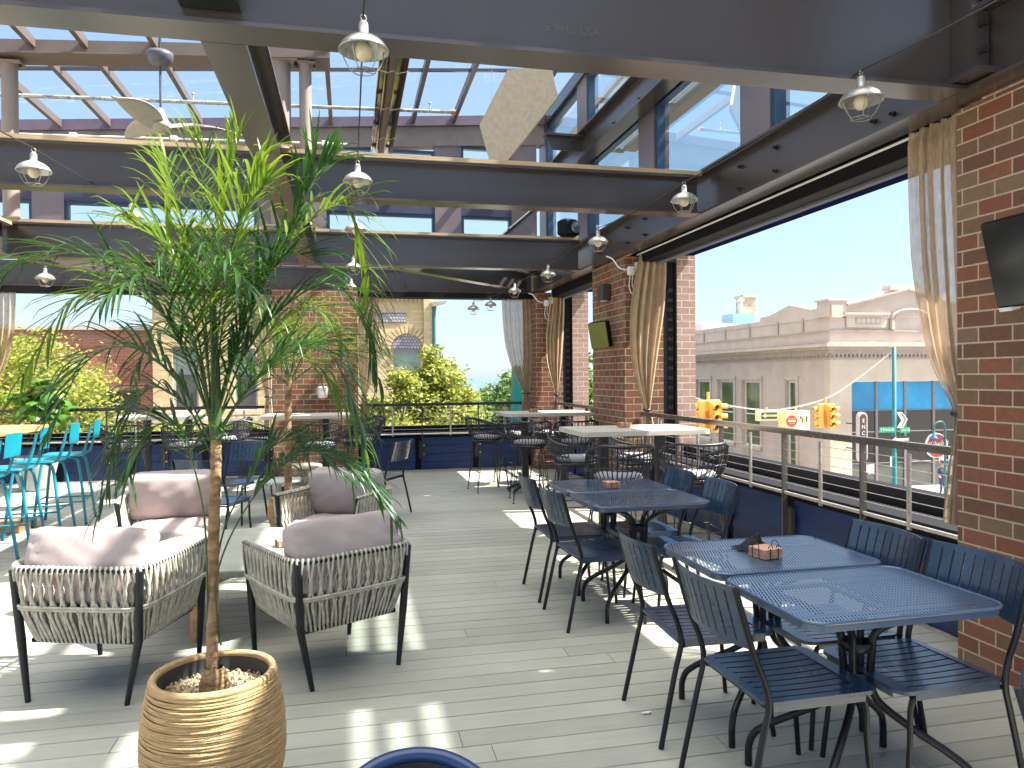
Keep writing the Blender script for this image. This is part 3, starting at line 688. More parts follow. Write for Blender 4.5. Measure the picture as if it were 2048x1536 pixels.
def dining_table():
    t = thing('dining_table', 'x', 'table')
    poly = rrect(.395, .292, .075); N = len(poly)
    m1 = MB(); m1.add([(x*.985, y*.98, .738) for x, y in poly], [tuple(range(N))]); m1.mi = 0
    m1.add([(x*.985, y*.98, .7365) for x, y in poly], [tuple(range(N))])
    m1.build('table_top', perf, t)
    m1 = MB(); m1.tube([(x, y, .735) for x, y in poly], .0065, 8, closed=True)
    m1.add([(x*.99, y*.985, .733) for x, y in poly]+[(x*.99, y*.985, .705) for x, y in poly], [(i, (i+1) % N, N+(i+1) % N, N+i) for i in range(N)])
    m1.build('rim', topm, t)
    m1 = MB()
    for s in (-1, 1): m1.box((-.36, s*.18-.012, .708), (.36, s*.18+.012, .722)); 
    m1.box((-.012, -.168, .706), (.012, .168, .720)); m1.build('under_frame', tubem, t)
    for sx in (-1, 1):
        for sy in (-1, 1):
            m1 = MB(); m1.tube(smooth_pts([(sx*.26, sy*.17, .705), (sx*.13, sy*.1, .655), (sx*.05, sy*.04, .59), (sx*.04, sy*.03, .5), (sx*.04, sy*.03, .38), (sx*.09, sy*.07, .3), (sx*.26, sy*.2, .17), (sx*.305, sy*.235, .1), (sx*.31, sy*.24, .0)], 4), .0145, 8)
            m1.build('leg', tubem, t)
    m1 = MB(); m1.lathe([(.052, .40), (.062, .405), (.062, .44), (.052, .445)], 12); m1.build('collar', tubem, t); m1 = MB(); m1.lathe([(.052, .52), (.058, .525), (.058, .55), (.052, .555)], 12); m1.build('collar', tubem, t)
    return t
dt = dining_table(); S_ = {}
for (x, y, a, lab) in [(1.845, 2.44, 0.6, 'perforated blue metal table nearest the camera with nothing on it'), (1.85, 3.06, 0, 'perforated blue metal table with a coaster stack and black cloth on it'),
                       (1.87, 4.66, .5, 'smooth-looking blue metal table of the far pair, nearer half and bare'), (1.875, 5.26, 0, 'blue metal table of the far pair holding a coaster stack')]:
    put(dt, x, y, a, lab, 'blue metal dining tables in joined pairs', S_)

# ---- bar tables
whitewood = P('whitewashed_wood_top', (.56, .5, .42), .5, var=.12, vs=6, stretch=(.4, 3, 3), bs=.1, bscale=20)
def bar_table(hx, hy, lab, x, y, a=0, peds=2):
    t = thing('bar_table', lab, 'bar table', (x, y, 0), R(a), 'high bar tables with pale tops')
    m1 = MB(); poly = rrect(hx, hy, .06)
    m1.prism(poly, 'z', 1.03, 1.07); m1.build('table_top', whitewood, t)
    for s in ((-1, 1) if peds == 2 else (0,)):
        m1 = MB(); cx = s*(hx-.32); m1.box((cx-.04, -.04, .03), (cx+.04, .04, 1.02), .004); m1.build('pedestal', black, t)
        m1 = MB(); m1.box((cx-.2, -.2, 1.018), (cx+.2, .2, 1.028)); m1.build('top_plate', black, t)
        for q in range(4):
            an = PI/4+q*PI/2; m1 = MB(); c, s2 = math.cos(an), math.sin(an)
            m1.tube(smooth_pts([(cx+c*.03, s2*.03, .1), (cx+c*.15, s2*.15, .075), (cx+c*.28, s2*.28, .015)], 4), [.03, .028, .026, .025, .024, .022, .02, .018, .016], 8); m1.build('foot', black, t)
    return t
bar_table(.595, .40, 'pale bar table in front of the right brick pier, nearest of the high tables', 2.53, 6.45)
bar_table(.59, .42, 'pale bar table in the far right corner beyond the nearer high table', 2.57, 9.78)
bar_table(.56, .42, 'pale bar table against the middle brick pier behind the lounge chairs', -.56, 10.3)
bar_table(.58, .42, 'pale bar table behind the big palm on the left, by the railing', -2.4, 10.8)

# ---- wicker bar stool, faces +Y
rattan = P('black_rattan', (.011, .012, .018), .38, var=.4, vs=25, spec=.7, bs=.5, bscale=120)
cushg = P('grey_stool_cushion', (.3, .3, .33), .9, var=.1, vs=8, bs=.2, bscale=300)
def wicker():
    t = thing('wicker_bar_stool', 'x', 'bar stool')
    def rim(ph):
        a = abs(ph)/R(150); zz = 1.0-.13*max(0, (a-.28)/.72)**.9 if a > .28 else 1.0
        rr_ = 1+.06*math.cos(ph)
        return Vector((.27*math.sin(ph)*rr_, -.25*math.cos(ph)*rr_-.02, zz-.02*math.cos(ph*3)*.3))
    def base(ph): return Vector((.205*math.sin(ph), -.195*math.cos(ph)+.02, .70))
    def mid(ph, v):
        a, b = base(ph), rim(ph); p = a.lerp(b, v); bulge = math.sin(PI*v)*.035; d = Vector((p.x, p.y, 0)); d = d.normalized() if d.length else d
        return p+d*bulge
    m1 = MB(); N = 36; lim = R(150)
    pts = [rim(-lim+2*lim*i/N) for i in range(N+1)]; m1.tube(pts, .0125, 7)
    m1.build('rim', rattan, t)
    m1 = MB(); n = 34
    for i in range(n+1):
        ph = -lim+2*lim*i/n; m1.tube([mid(ph, 0), mid(ph, .3), mid(ph, .65), mid(ph, 1)], .0052, 4, caps=False)
    m1.build('spindles', rattan, t)
    m1 = MB()
    for v in (.36, .42, .70):
        if v < .6: m1.tube([mid(-lim+2*lim*i/60, v)*1.0+Vector((0, 0, .004*(-1)**i)) for i in range(61)], .006, 5)
        else: m1.tube([mid(-lim+2*lim*i/60, v)+Vector((0, 0, .004*(-1)**i)) for i in range(61)], .004, 4)
    m1.build('woven_band', rattan, t)
    m1 = MB(); m1.tube([(.215*math.sin(2*PI*i/32), -.205*math.cos(2*PI*i/32)+.02, .695) for i in range(32)], .012, 6, closed=True)
    m1.tube([(.18*math.sin(2*PI*i/32), -.17*math.cos(2*PI*i/32)+.02, .665) for i in range(32)], .01, 6, closed=True)
    m1.lathe([(0, .69), (.2, .692), (.2, .7), (0, .702)], 24, (0, .02, 0)); m1.build('seat_base', rattan, t)
    m1 = MB(); m1.lathe([(0, .705), (.17, .705), (.195, .715), (.2, .73), (.19, .75), (.16, .76), (0, .762)], 26, (0, .02, 0)); m1.build('cushion', cushg, t)
    for sx in (-1, 1):
        for sy in (-1, 1):
            m1 = MB(); f = (sx*.225, sy*.22+.02, .006)
            m1.tube([(sx*.17, sy*.11+.02, .67), (sx*.21, sy*.185+.02, .28), f], .0058, 6); m1.tube([(sx*.12, sy*.16+.02, .67), (sx*.19, sy*.205+.02, .28), f], .0058, 6)
            m1.tube([(f[0], f[1], 0), (f[0], f[1], .012)], .013, 8); m1.build('leg', black, t)
    m1 = MB()
    for z_, a_, b_ in ((.28, .205, .2),): m1.tube([(-a_, -b_+.02, z_), (a_, -b_+.02, z_), (a_, b_+.02, z_), (-a_, b_+.02, z_)], .006, 6, closed=True)
    m1.build('footrest', black, t)
    return t
wk = wicker(); S_ = {}
G = 'black wicker bar stools round the high tables'
for (x, y, a, lab) in [
    (2.13, 5.72, -4, 'wicker bar stool, back to the camera, left end of the nearer right-hand bar table'),
    (2.77, 5.70, -8, 'wicker bar stool, back to the camera, railing end of the nearer right-hand bar table'),
    (2.2, 7.12, 178, 'wicker bar stool facing the camera across the nearer right-hand bar table, left one'),
    (2.84, 7.12, 183, 'wicker bar stool facing the camera across the nearer right-hand bar table, beside the pier'),
    (2.18, 9.02, -6, 'wicker bar stool with its back to the camera at the corner bar table, left one'),
    (2.78, 9.0, -10, 'wicker bar stool with its back to the camera at the corner bar table, right one'),
    (2.28, 10.55, 178, 'wicker bar stool facing the camera behind the corner bar table, left one'),
    (2.84, 10.55, 184, 'wicker bar stool facing the camera behind the corner bar table, right one'),
    (1.82, 10.02, -82, 'wicker bar stool seen from the side at the left end of the corner bar table'),
    (-.38, 9.5, 4, 'wicker bar stool with its back to the camera at the table against the middle pier'),
    (.13, 10.05, 100, 'wicker bar stool seen from the side right of the middle-pier table, nearer one'),
    (.2, 10.65, 104, 'wicker bar stool seen from the side right of the middle-pier table, farther one'),
    (-1.2, 10.2, -96, 'wicker bar stool left of the middle-pier table beside the second palm'),
    (-2.72, 10.0, -8, 'wicker bar stool at the left end of the table behind the big palm'),
    (-2.02, 9.98, 12, 'wicker bar stool at the right end of the table behind the big palm'),
    (-1.62, 10.9, 92, 'wicker bar stool at the far right of the table behind the big palm')]:
    put(wk, x, y, a, lab, G, S_)

# ---- turquoise bar stool, faces +Y
turq = P('turquoise_paint', (.002, .19, .27), .35, var=.1, vs=5, spec=.6)
def tstool():
    t = thing('turquoise_bar_stool', 'x', 'bar stool')
    m1 = MB(); poly = rrect(.19, .185, .05); N = len(poly)
    m1.prism([(x, y) for x, y in poly], 'z', .745, .757); m1.tube([(x*1.01, y*1.01, .742) for x, y in poly], .01, 6, closed=True); m1.build('seat', turq, t)
    for s in (-1, 1): m1 = MB(); m1.tube(smooth_pts([(s*.165, .12, .735), (s*.165, -.1, .735), (s*.165, -.19, .75), (s*.16, -.225, .80), (s*.15, -.27, .96), (s*.145, -.29, 1.06)], 4), .0135, 8); m1.build('back_post', turq, t)
    m1 = MB(); poly = rrect(.155, .085, .03)
    m1.grid(lambda u, v: (.16*(2*u-1), -.283-.02*(v)+.02*(2*u-1)**2*-1+.0, .91+.2*v), 8, 3); m1.grid(lambda u, v: (.16*(2*u-1), -.289-.02*(v)-.02*(2*u-1)**2, .91+.2*v), 8, 3)
    m1.build('backrest', turq, t)
    for sx in (-1, 1):
        m1 = MB(); m1.tube(smooth_pts([(sx*.235, -.25, .0), (sx*.18, -.18, .62), (sx*.165, -.13, .715), (sx*.16, -.05, .735), (sx*.16, .05, .735)], 4), .0145, 8); m1.build('rear_leg', turq, t)
        m1 = MB(); m1.tube(smooth_pts([(sx*.235, .25, .0), (sx*.18, .18, .62), (sx*.165, .13, .715), (sx*.16, .05, .735)], 4), .0145, 8); m1.build('front_leg', turq, t)
        for sy in (-1, 1): m1 = MB(); m1.tube([(sx*.235, sy*.25, 0), (sx*.234, sy*.249, .02)], .0145, 8); m1.build('foot_cap', rubber, t)
    m1 = MB()
    m1.tube([(-.21, -.22, .27), (.21, -.22, .27)], .009, 6); m1.tube([(-.21, .22, .27), (.21, .22, .27)], .009, 6)
    m1.tube([(-.212, -.22, .25), (-.212, .22, .25)], .009, 6); m1.tube([(.212, -.22, .25), (.212, .22, .25)], .009, 6); m1.build('footrest', turq, t)
    return t
ts = tstool(); S_ = {}
G = 'turquoise metal bar stools at the wooden high table'
for (x, y, a, lab) in [(-3.05, 8.97, 96, 'turquoise bar stool farthest along the wooden table, in front of the grey planter'),
                       (-3.06, 8.33, 93, 'turquoise bar stool second from the far end of the wooden table'),
                       (-3.1, 7.68, 95, 'turquoise bar stool third along the wooden table with its front leg crossing others'),
                       (-3.08, 6.98, 90, 'turquoise bar stool nearest the camera, cut by the left edge of the photo'),
                       (-4.3, 9.25, -60, 'turquoise bar stool on the far side of the wooden table, its back above the tabletop')]:
    put(ts, x, y, a, lab, G, S_)
# ---- wooden high table at the left
oak = P('oiled_oak', (.5, .25, .11), .42, var=.3, vs=5, stretch=(5, .4, 5), bs=.15, bscale=20)
t = thing('wooden_bar_table', 'thick oak high table at the left edge with turquoise stools', 'bar table', (-3.72, 8.2, 0), R(-2))
MB().box((-.45, -1.6, 1.01), (.45, .9, 1.07), .006).build('table_top', oak, t)
for yy in (-1.1, .45):
    MB().box((-.1, yy-.1, .1), (.1, yy+.1, 1.0), .005).build('post', P('greige_post', (.42, .36, .31), .6, var=.1), t)
    m1 = MB(); m1.box((-.42, yy-.2, 0), (.42, yy+.2, .1), .006); m1.build('plinth', oak, t)

# ---- rope lounge chair, faces +Y
ropem = P('grey_rope', (.5, .46, .38), .85, var=.3, vs=30, bs=.8, bscale=220, bd=.003)
cushm = P('mauve_cushion_fabric', (.4, .33, .325), .9, var=.08, vs=5, bs=.25, bscale=500, spec=.15)
def cushion_mb(m1, w_, d, h, c, tilt=0, seed=0, puff=.35):
    rg = random.Random(seed); ph = [rg.random()*6 for _ in range(8)]
    Mx = Matrix.Rotation(tilt, 3, 'X'); n = 18
    for face in range(6):
        def fn(u, v, face=face):
            a, b = 2*u-1, 2*v-1
            p = {0: (a, b, 1), 1: (-a, b, -1), 2: (a, -1, b), 3: (-a, 1, b), 4: (1, a, b), 5: (-1, -a, b)}[face]
            x, y, z = p
            # superellipsoid rounding
            q = 11; L = (abs(x)**q+abs(y)**q+abs(z)**q)**(1/q); x, y, z = x/L, y/L, z/L
            bul = 1+puff*(1-x*x)*(1-y*y)
            X, Y, Z = x*w_/2*(1+.03*(1-z*z)), y*d/2*(1+.03*(1-z*z)), z*h/2*bul
            ew = .004*math.sin(x*9+ph[0]+y*3)*math.sin(y*7+ph[1]+z*4)+.0035*math.sin(x*21+y*5+ph[2])*abs(z*x)+.005*math.sin(y*17+ph[3])*abs(x)**4
            Z += ew*(1 if z > 0 else -1); X += .5*ew; Y += ew*.6
            return tuple(Mx @ Vector((X, Y, Z))+Vector(c))
        m1.grid(fn, n, n)
def weld(o, d=1e-4):
    bm = bmesh.new(); bm.from_mesh(o.data); bmesh.ops.remove_doubles(bm, verts=bm.verts, dist=d); bmesh.ops.recalc_face_normals(bm, faces=bm.faces); bm.to_mesh(o.data); bm.free(); return o
def lounge():
    t = thing('rope_lounge_chair', 'x', 'lounge chair')
    # U path param: from left front, round the back, to right front
    def upath(hx, yb, yf, r, z0, z1):
        pts = [Vector((-hx, yf, z1))]
        for i in range(7): a = PI+PI/2*i/6; pts.append(Vector((-hx+r+r*math.cos(a), yb+r+r*math.sin(a), 0)))
        for i in range(7): a = 1.5*PI+PI/2*i/6; pts.append(Vector((hx-r+r*math.cos(a), yb+r+r*math.sin(a), 0)))
        pts.append(Vector((hx, yf, z1)))
        out = []
        for p in pts: f = (p.y-yb)/(yf-yb); out.append(Vector((p.x, p.y, z0+(z1-z0)*f)))
        return out
    def sampler(pts):
        L = [0]
        for a, b in zip(pts, pts[1:]): L.append(L[-1]+(b-a).length)
        def s(u):
            d = u*L[-1]
            for i in range(len(pts)-1):
                if d <= L[i+1]+1e-9: f = (d-L[i])/(L[i+1]-L[i]) if L[i+1] > L[i] else 0; return pts[i].lerp(pts[i+1], f)
            return pts[-1]
        return s
    top = sampler(upath(.345, -.34, .30, .1, .645, .655)); bot = sampler(upath(.275, -.27, .27, .08, .29, .30))
    def at(u, v):
        p = bot(u).lerp(top(u), v); c = Vector((0, 0, p.z)); d = (p-c); return p+d.normalized()*.02*math.sin(PI*v)
    m1 = MB(); m1.tube([top(i/40) for i in range(41)], .011, 8); m1.tube([bot(i/40) for i in range(41)], .011, 8); m1.build('frame', tubem, t)
    N = 72
    m1 = MB()
    for i in range(N):
        u = (i+.5)/N; d = .62/N*(1 if i % 2 else -1); d2 = .35/N*(-1 if i % 3 else 1); c = lambda x: min(.999, max(.001, x))
        o_ = .0075
        pts = [at(u, -.03), at(u, .04), at(c(u+d2*.3), .2), at(c(u+d2), .36), at(u, .47), at(c(u+d*.7), .58), at(c(u+d), .7), at(c(u+d*.3), .86), at(u, .97)]
        out = []
        for p in pts: q = Vector((p.x, p.y+.05, 0)).normalized(); out.append(p+q*o_)
        tp = top(u); out.append(tp+Vector((0, 0, .017))); q = Vector((tp.x, tp.y, 0)).normalized(); out.append(tp-q*.017)
        m1.tube(smooth_pts(out, 2), .0078, 5)
    m1.build('rope_weave', ropem, t)
    m1 = MB()
    for i in range(N):
        u = (i+.0)/N; d = .9/N*(-1 if i % 2 else 1); c = lambda x: min(.999, max(.001, x))
        pts = [at(c(u), .02), at(c(u+d*.5), .25), at(u, .47), at(c(u-d), .72), at(c(u), .98)]
        m1.tube([p-Vector((p.x, p.y, 0)).normalized()*.008 for p in pts], .006, 4)
    m1.build('inner_rope', ropem, t)
    m1 = MB()
    for dz in (0, .012): m1.tube([at(i/60, .46+dz/.36)+Vector((at(i/60, .46).x, at(i/60, .46).y, 0)).normalized()*.017 for i in range(61)], .0075, 5)
    m1.build('middle_rope', ropem, t)
    for sx in (-1, 1):
        for (ya, xa, yb, xb, zt_) in ((-.315, .318, -.315, .25, .64), (.29, .335, .295, .29, .655)):
            m1 = MB(); m1.tube([(sx*xa, ya, zt_), (sx*(xa+.279)/2, ya*.93 if ya < 0 else ya, .30), (sx*xb, yb, 0)], [.019, .021, .013], 8); m1.build('leg', tubem, t)
    m1 = MB(); m1.box((-.27, -.26, .27), (.27, .27, .29)); m1.build('seat_base', tubem, t)
    m1 = MB(); cushion_mb(m1, .57, .56, .13, (0, .02, .375), 0, 1, .3); weld(m1.build('seat_cushion', cushm, t))
    m1 = MB(); cushion_mb(m1, .61, .36, .15, (0, -.2, .635), R(74), 2, .42); weld(m1.build('back_cushion', cushm, t))
    return t
lc = lounge(); S_ = {}
G = 'woven rope lounge chairs round the coffee table'
for (x, y, a, lab) in [(-1.2, 4.22, -17, 'rope lounge chair at the front left, its woven back to the camera'), (-.13, 4.2, 29, 'rope lounge chair at the front right with palm fronds over its cushion'),
                       (-1.36, 6.18, 188, 'rope lounge chair at the back left facing the camera, behind the palm trunk'), (-.12, 6.02, 152, 'rope lounge chair at the back right, turned half towards the camera')]:
    put(lc, x, y, a, lab, G, S_)
# ---- coffee table
graytop = P('grey_tray_top', (.36, .36, .31), .5, var=.15, vs=5)
t = thing('coffee_table', 'large round grey tray table with pale wooden legs between the lounge chairs', 'coffee table', (-.72, 5.12, 0), R(20))
m1 = MB(); m1.lathe([(0, .425), (.58, .425), (.6, .43), (.615, .455), (.63, .455), (.63, .44), (.6, .405), (0, .405)], 56); m1.build('table_top', graytop, t)
for q in range(4):
    an = PI/4+q*PI/2; c, s = math.cos(an), math.sin(an); m1 = MB(); m1.bar((c*.42, s*.42, .4), (c*.46, s*.46, 0), .045, .045, (c, s, 0)); m1.build('leg', oak, t)
m1 = MB(); m1.bar((-.3, -.3, .3), (.3, .3, .3), .03, .04); m1.bar((-.3, .3, .3), (-.02, .02, .3), .03, .04); m1.bar((.02, -.02, .3), (.3, -.3, .3), .03, .04); m1.build('cross_brace', oak, t)
# ---- drum side table, small round tables
ratl = P('pale_rattan', (.5, .44, .32), .6, var=.2, vs=20)
t = thing('drum_side_table', 'pale open-weave drum side table behind the rear lounge chairs', 'side table', (-.54, 9.05, 0))
m1 = MB(); m1.lathe([(0, .5), (.2, .5), (.215, .51), (.215, .53), (.2, .54), (0, .54)], 28); m1.build('table_top', ratl, t)
m1 = MB()
for i in range(34):
    a = 2*PI*i/34; m1.tube([(.19*math.cos(a), .19*math.sin(a), .5), (.14*math.cos(a+.0), .14*math.sin(a), .28), (.2*math.cos(a), .2*math.sin(a), .02)], .006, 4)
m1.build('woven_side', ratl, t)
for z_, r_ in ((.3, .15), (.26, .15), (.02, .2), (.4, .17)): m1 = MB(); m1.tube([(r_*math.cos(2*PI*i/28), r_*math.sin(2*PI*i/28), z_) for i in range(28)], .012, 6, closed=True); m1.build('hoop', ratl, t)
m1 = MB()
m1.lathe([(0, .27), (.15, .27), (.15, .3), (0, .3)], 24); m1.build('lower_shelf', ratl, t)
t = thing('side_table', 'small low white round table beside the second palm', 'side table', (-.78, 8.5, 0))
m1 = MB(); m1.lathe([(0, .42), (.24, .42), (.25, .43), (.25, .445), (0, .45)], 28); m1.build('table_top', P('stone_white', (.6, .6, .56), .5, var=.1), t)
m1 = MB(); m1.lathe([(.05, .02), (.04, .1), (.035, .42)], 12); m1.lathe([(0, 0), (.17, 0), (.17, .015), (.05, .03)], 24); m1.build('pedestal', P('stone_grey', (.4, .4, .38), .5, var=.1), t)
# ---- coaster stacks with wire caddy
terra = P('cork_coaster', (.6, .33, .22), .8, var=.25, vs=40, bs=.3, bscale=200)
def caddy():
    t = thing('coaster_caddy', 'x', 'coaster caddy')
    m1 = MB(); rg = random.Random(5)
    for k in range(5):
        o = (rg.random()-.5)*.003; m1.box((-.052+o, -.052, .003+k*.0085), (.052+o, .052, .003+k*.0085+.0075), .002)
    m1.build('coaster_stack', terra, t)
    m1 = MB()
    for s in (-1, 1):
        m1.tube([(s*.022, -.056, .002), (s*.022, -.056, .05)], .002, 5); m1.tube([(s*.022, .056, .002), (s*.022, .056, .05)], .002, 5); m1.tube([(s*.022, -.056, .003), (s*.022, .056, .003)], .002, 5)
        m1.tube([(s*.056, -.02, .002), (s*.056, -.02, .05)], .002, 5); m1.tube([(s*.056, .02, .002), (s*.056, .02, .05)], .002, 5)
        m1.tube([(s*.022+.012*math.cos(a)*1.0, -.056, .05+.014*math.sin(a)) for a in [PI*i/8 for i in range(9)]], .002, 5)
        m1.tube([(s*.056, .012*math.cos(a)*1.7, .05+.02*math.sin(a)) for a in [PI*i/8 for i in range(9)]], .002, 5)
    m1.build('wire_caddy', black, t); return t
cd = caddy(); S_ = {}
for (x, y, z, a, lab) in [(1.80, 2.99, .739, 12, 'coaster stack in a wire caddy beside the black cloth on the near tables'), (1.85, 5.13, .739, 5, 'coaster stack in a wire caddy on the far blue table pair'),
                          (2.5, 6.56, 1.071, 8, 'coaster stack in a wire caddy on the nearer right-hand bar table'), (2.42, 9.75, 1.071, 3, 'coaster stack in a wire caddy on the corner bar table'),
                          (-.44, 5.2, .427, 20, 'coaster stack in a wire caddy on the round coffee table'), (-2.6, 10.9, 1.071, 0, 'coaster stack in a wire caddy on the bar table behind the big palm')]:
    put(cd, x, y, a, lab, 'coaster caddies on the tables', S_, z=z)
# ---- crumpled black cloth
m1 = MB(); rg = random.Random(11); ph = [rg.random()*6 for _ in range(6)]
def cl(u, v):
    a, b = 2*u-1, 2*v-1; r_ = math.sqrt(a*a+b*b); h = max(0, 1-r_*1.05)
    z = .005+.055*h*(1+.5*math.sin(7*a+ph[0])*math.cos(6*b+ph[1]))+.012*math.sin(13*a+ph[2]+5*b)*min(1, h*3)
    return (.085*a*(1+.2*math.sin(5*b+ph[3])), .06*b*(1+.3*math.sin(4*a+ph[4])), max(.002, z))
m1.grid(cl, 26, 26); o = m1.build('black_cloth', P('black_cloth_fabric', (.01, .01, .014), .8, var=.3)); o.location = (1.83, 3.14, .739); tag(o, 'crumpled black cloth lying behind the coaster stack on the near tables', 'cloth')
# ---- small things on the deck
m1 = MB(); m1.grid(lambda u, v: (.045*(u-.5)+.004*math.sin(9*v), .02*(v-.5), .003+.006*abs(math.sin(6*u+2*v))), 10, 5); o = m1.build('paper_scrap', white); o.location = (1.315, 3.19, 0); tag(o, 'tiny crumpled white paper scrap on the deck beside the dining chairs', 'paper scrap')
t = thing('cup', 'small white cup standing on the deck behind the front left lounge chair', 'cup', (-2.56, 7.9, 0))
m1 = MB(); m1.lathe([(0, .003), (.03, .003), (.045, .06), (.042, .06), (.028, .008), (0, .008)], 20); m1.build('body', white, t)
# ================================================================ HANGING THINGS
def lamp():
    t = thing('caged_lamp', 'x', 'string lamp')
    m1 = MB(); m1.lathe([(.018, -.035), (.02, -.04), (.02, -.075), (.032, -.082), (.06, -.095), (.085, -.115), (.1, -.14), (.1, -.146), (.096, -.144), (.08, -.12), (.05, -.1), (.02, -.09)], 28); m1.build('shade', offw, t)
    m1 = MB(); m1.tube([(.012*math.sin(a), 0, -.012-.012*math.cos(a)) for a in [2*PI*i/12 for i in range(12)]], .0025, 5, closed=True); m1.lathe([(.004, -.026), (.015, -.028), (.018, -.036)], 12); m1.build('hook', wire, t)
    m1 = MB(); m1.lathe([(.014, -.085), (.014, -.1), (.03, -.125), (.034, -.145), (.03, -.168), (.018, -.182), (0, -.186)], 18); m1.build('bulb', bulbm, t)
    m1 = MB()
    for q in range(5):
        a = 2*PI*q/5; c, s = math.cos(a), math.sin(a); m1.tube(smooth_pts([(c*.085, s*.085, -.13), (c*.084, s*.084, -.16), (c*.066, s*.066, -.2), (c*.045, s*.045, -.225)], 4), .0022, 5)
    m1.tube([(.045*math.cos(2*PI*i/24), .045*math.sin(2*PI*i/24), -.225) for i in range(24)], .0022, 5, closed=True)
    m1.tube([(-.044, 0, -.225), (.044, 0, -.225)], .002, 4); m1.tube([(0, -.044, -.225), (0, .044, -.225)], .002, 4)
    m1.build('cage', wire, t); return t
lp = lamp(); S_ = {}
G = 'caged barn-style string lamps'
pos = dict(l1=(.068, 3.04, 3.0), l2=(.067, 5.18, 3.03), l3=(.067, 6.88, 3.03), l4=(.054, 9.16, 3.02), l5=(.034, 10.98, 3.0), r1=(2.379, 3.1, 2.985), r2=(2.461, 5.18, 3.0), r3=(2.373, 6.9, 2.99), r4=(2.479, 9.16, 2.98), r5=(2.451, 11.0, 2.98), r6=(2.279, 12.05, 2.87), r7=(2.0, 12.1, 2.81), a=(-1.912, 5.18, 3.0), b=(-1.8, 6.88, 3.07), c=(-3.283, 9.16, 2.82), d=(-3.37, 11.0, 2.8))
labs = dict(l1='caged lamp hanging large at the top, below the nearest beam', l2='caged lamp right of the palm tip, just below the second beam top', l3='caged lamp between second and third beams in the middle string', l4='caged lamp in the middle string against the third beam', l5='caged lamp farthest along the middle string beside the palm leaves',
            r1='caged lamp at the upper right in front of the side beam bolts', r2='caged lamp at the right end of the second beam', r3='caged lamp beside the small black roof speaker', r4='caged lamp against the third beam near the side beam', r5='caged lamp in front of the diagonal brace near the corner', r6='caged lamp hanging against the sky, right one of the far pair', r7='caged lamp hanging against the sky, left one of the far pair',
            a='caged lamp at the left edge in front of the second beam', b='caged lamp below the second beam on the left string', c='caged lamp lost among the palm leaves at the left, nearer one', d='caged lamp lost among the palm leaves at the left, farther one')
for k, p in pos.items(): put(lp, p[0], p[1], rnd.random()*72, labs[k], G, S_, z=p[2])
def cord(pts, lab, sag=.03):
    P_ = []
    for a, b in zip(pts, pts[1:]):
        for i in range(8): f = i/8; P_.append((a[0]+(b[0]-a[0])*f, a[1]+(b[1]-a[1])*f, a[2]+(b[2]-a[2])*f-4*sag*f*(1-f)))
    P_.append(pts[-1]); m1 = MB(); m1.tube(P_, .0042, 6); o = m1.build('lamp_cord', rubber); tag(o, lab, 'cord', 'black lamp cords'); return o
cord([(.09, 1.4, 3.35), pos['l1'], pos['l2'], pos['l3'], pos['l4'], pos['l5'], (.03, 12.1, 2.98)], 'black lamp cord running away down the middle from the top lamp')
cord([(2.72, 1.6, 3.15), pos['r1'], pos['r2'], pos['r3'], pos['r4'], pos['r5'], pos['r6'], pos['r7']], 'black lamp cord along the right side beam')
cord([(-2.05, 3.4, 2.98), pos['a'], pos['b'], (-1.6, 9.4, 3.0), (-1.2, 12.1, 2.95)], 'black lamp cord sloping down across the second beam at the left', .02)
cord([(-3.3, 6.4, 2.95), pos['c'], pos['d'], (-3.5, 12.1, 2.9)], 'black lamp cord at the far left above the wooden table')
# ---- ceiling fan
t = thing('ceiling_fan', 'three-bladed ceiling fan on a long rod under the glass roof', 'ceiling fan', (-1.81, 8.0, 0))
m1 = MB(); m1.lathe([(0, 4.66), (.05, 4.665), (.1, 4.7), (.125, 4.76), (.12, 4.8), (.0, 4.81)], 24); m1.build('canopy', darkgrey, t)
m1 = MB(); m1.tube([(0, 0, 4.7), (0, 0, 4.2)], .012, 8); m1.build('rod', darkgrey, t)
m1 = MB(); m1.tube([(0, 0, 4.8), (0, 0, 5.45)], .015, 8); m1.build('mount', steel, t)
m1 = MB(); m1.lathe([(0, 4.03), (.09, 4.04), (.11, 4.08), (.07, 4.13), (.04, 4.2), (.02, 4.25), (0, 4.25)], 22); m1.build('hub', roofwhite, t)
for q in range(3):
    m1 = MB(); an = R(128+120*q); c, s = math.cos(an), math.sin(an)
    def bl(u, v):
        r_ = .06+.72*u; wd = .11*(math.sin(PI*min(1, u*1.02+.12))**.6)*(1-.35*u)+.012; y = (v-.5)*2*wd; z = 4.08+.05*math.sin(u*PI)+ y*(.55-.35*u)
        return (r_*c-(y+.06*u*u)*s, r_*s+(y+.06*u*u)*c, z)
    m1.grid(bl, 22, 5); o = m1.build('blade', roofwhite, t); sm = o.modifiers.new('thick', 'SOLIDIFY'); sm.thickness = .008
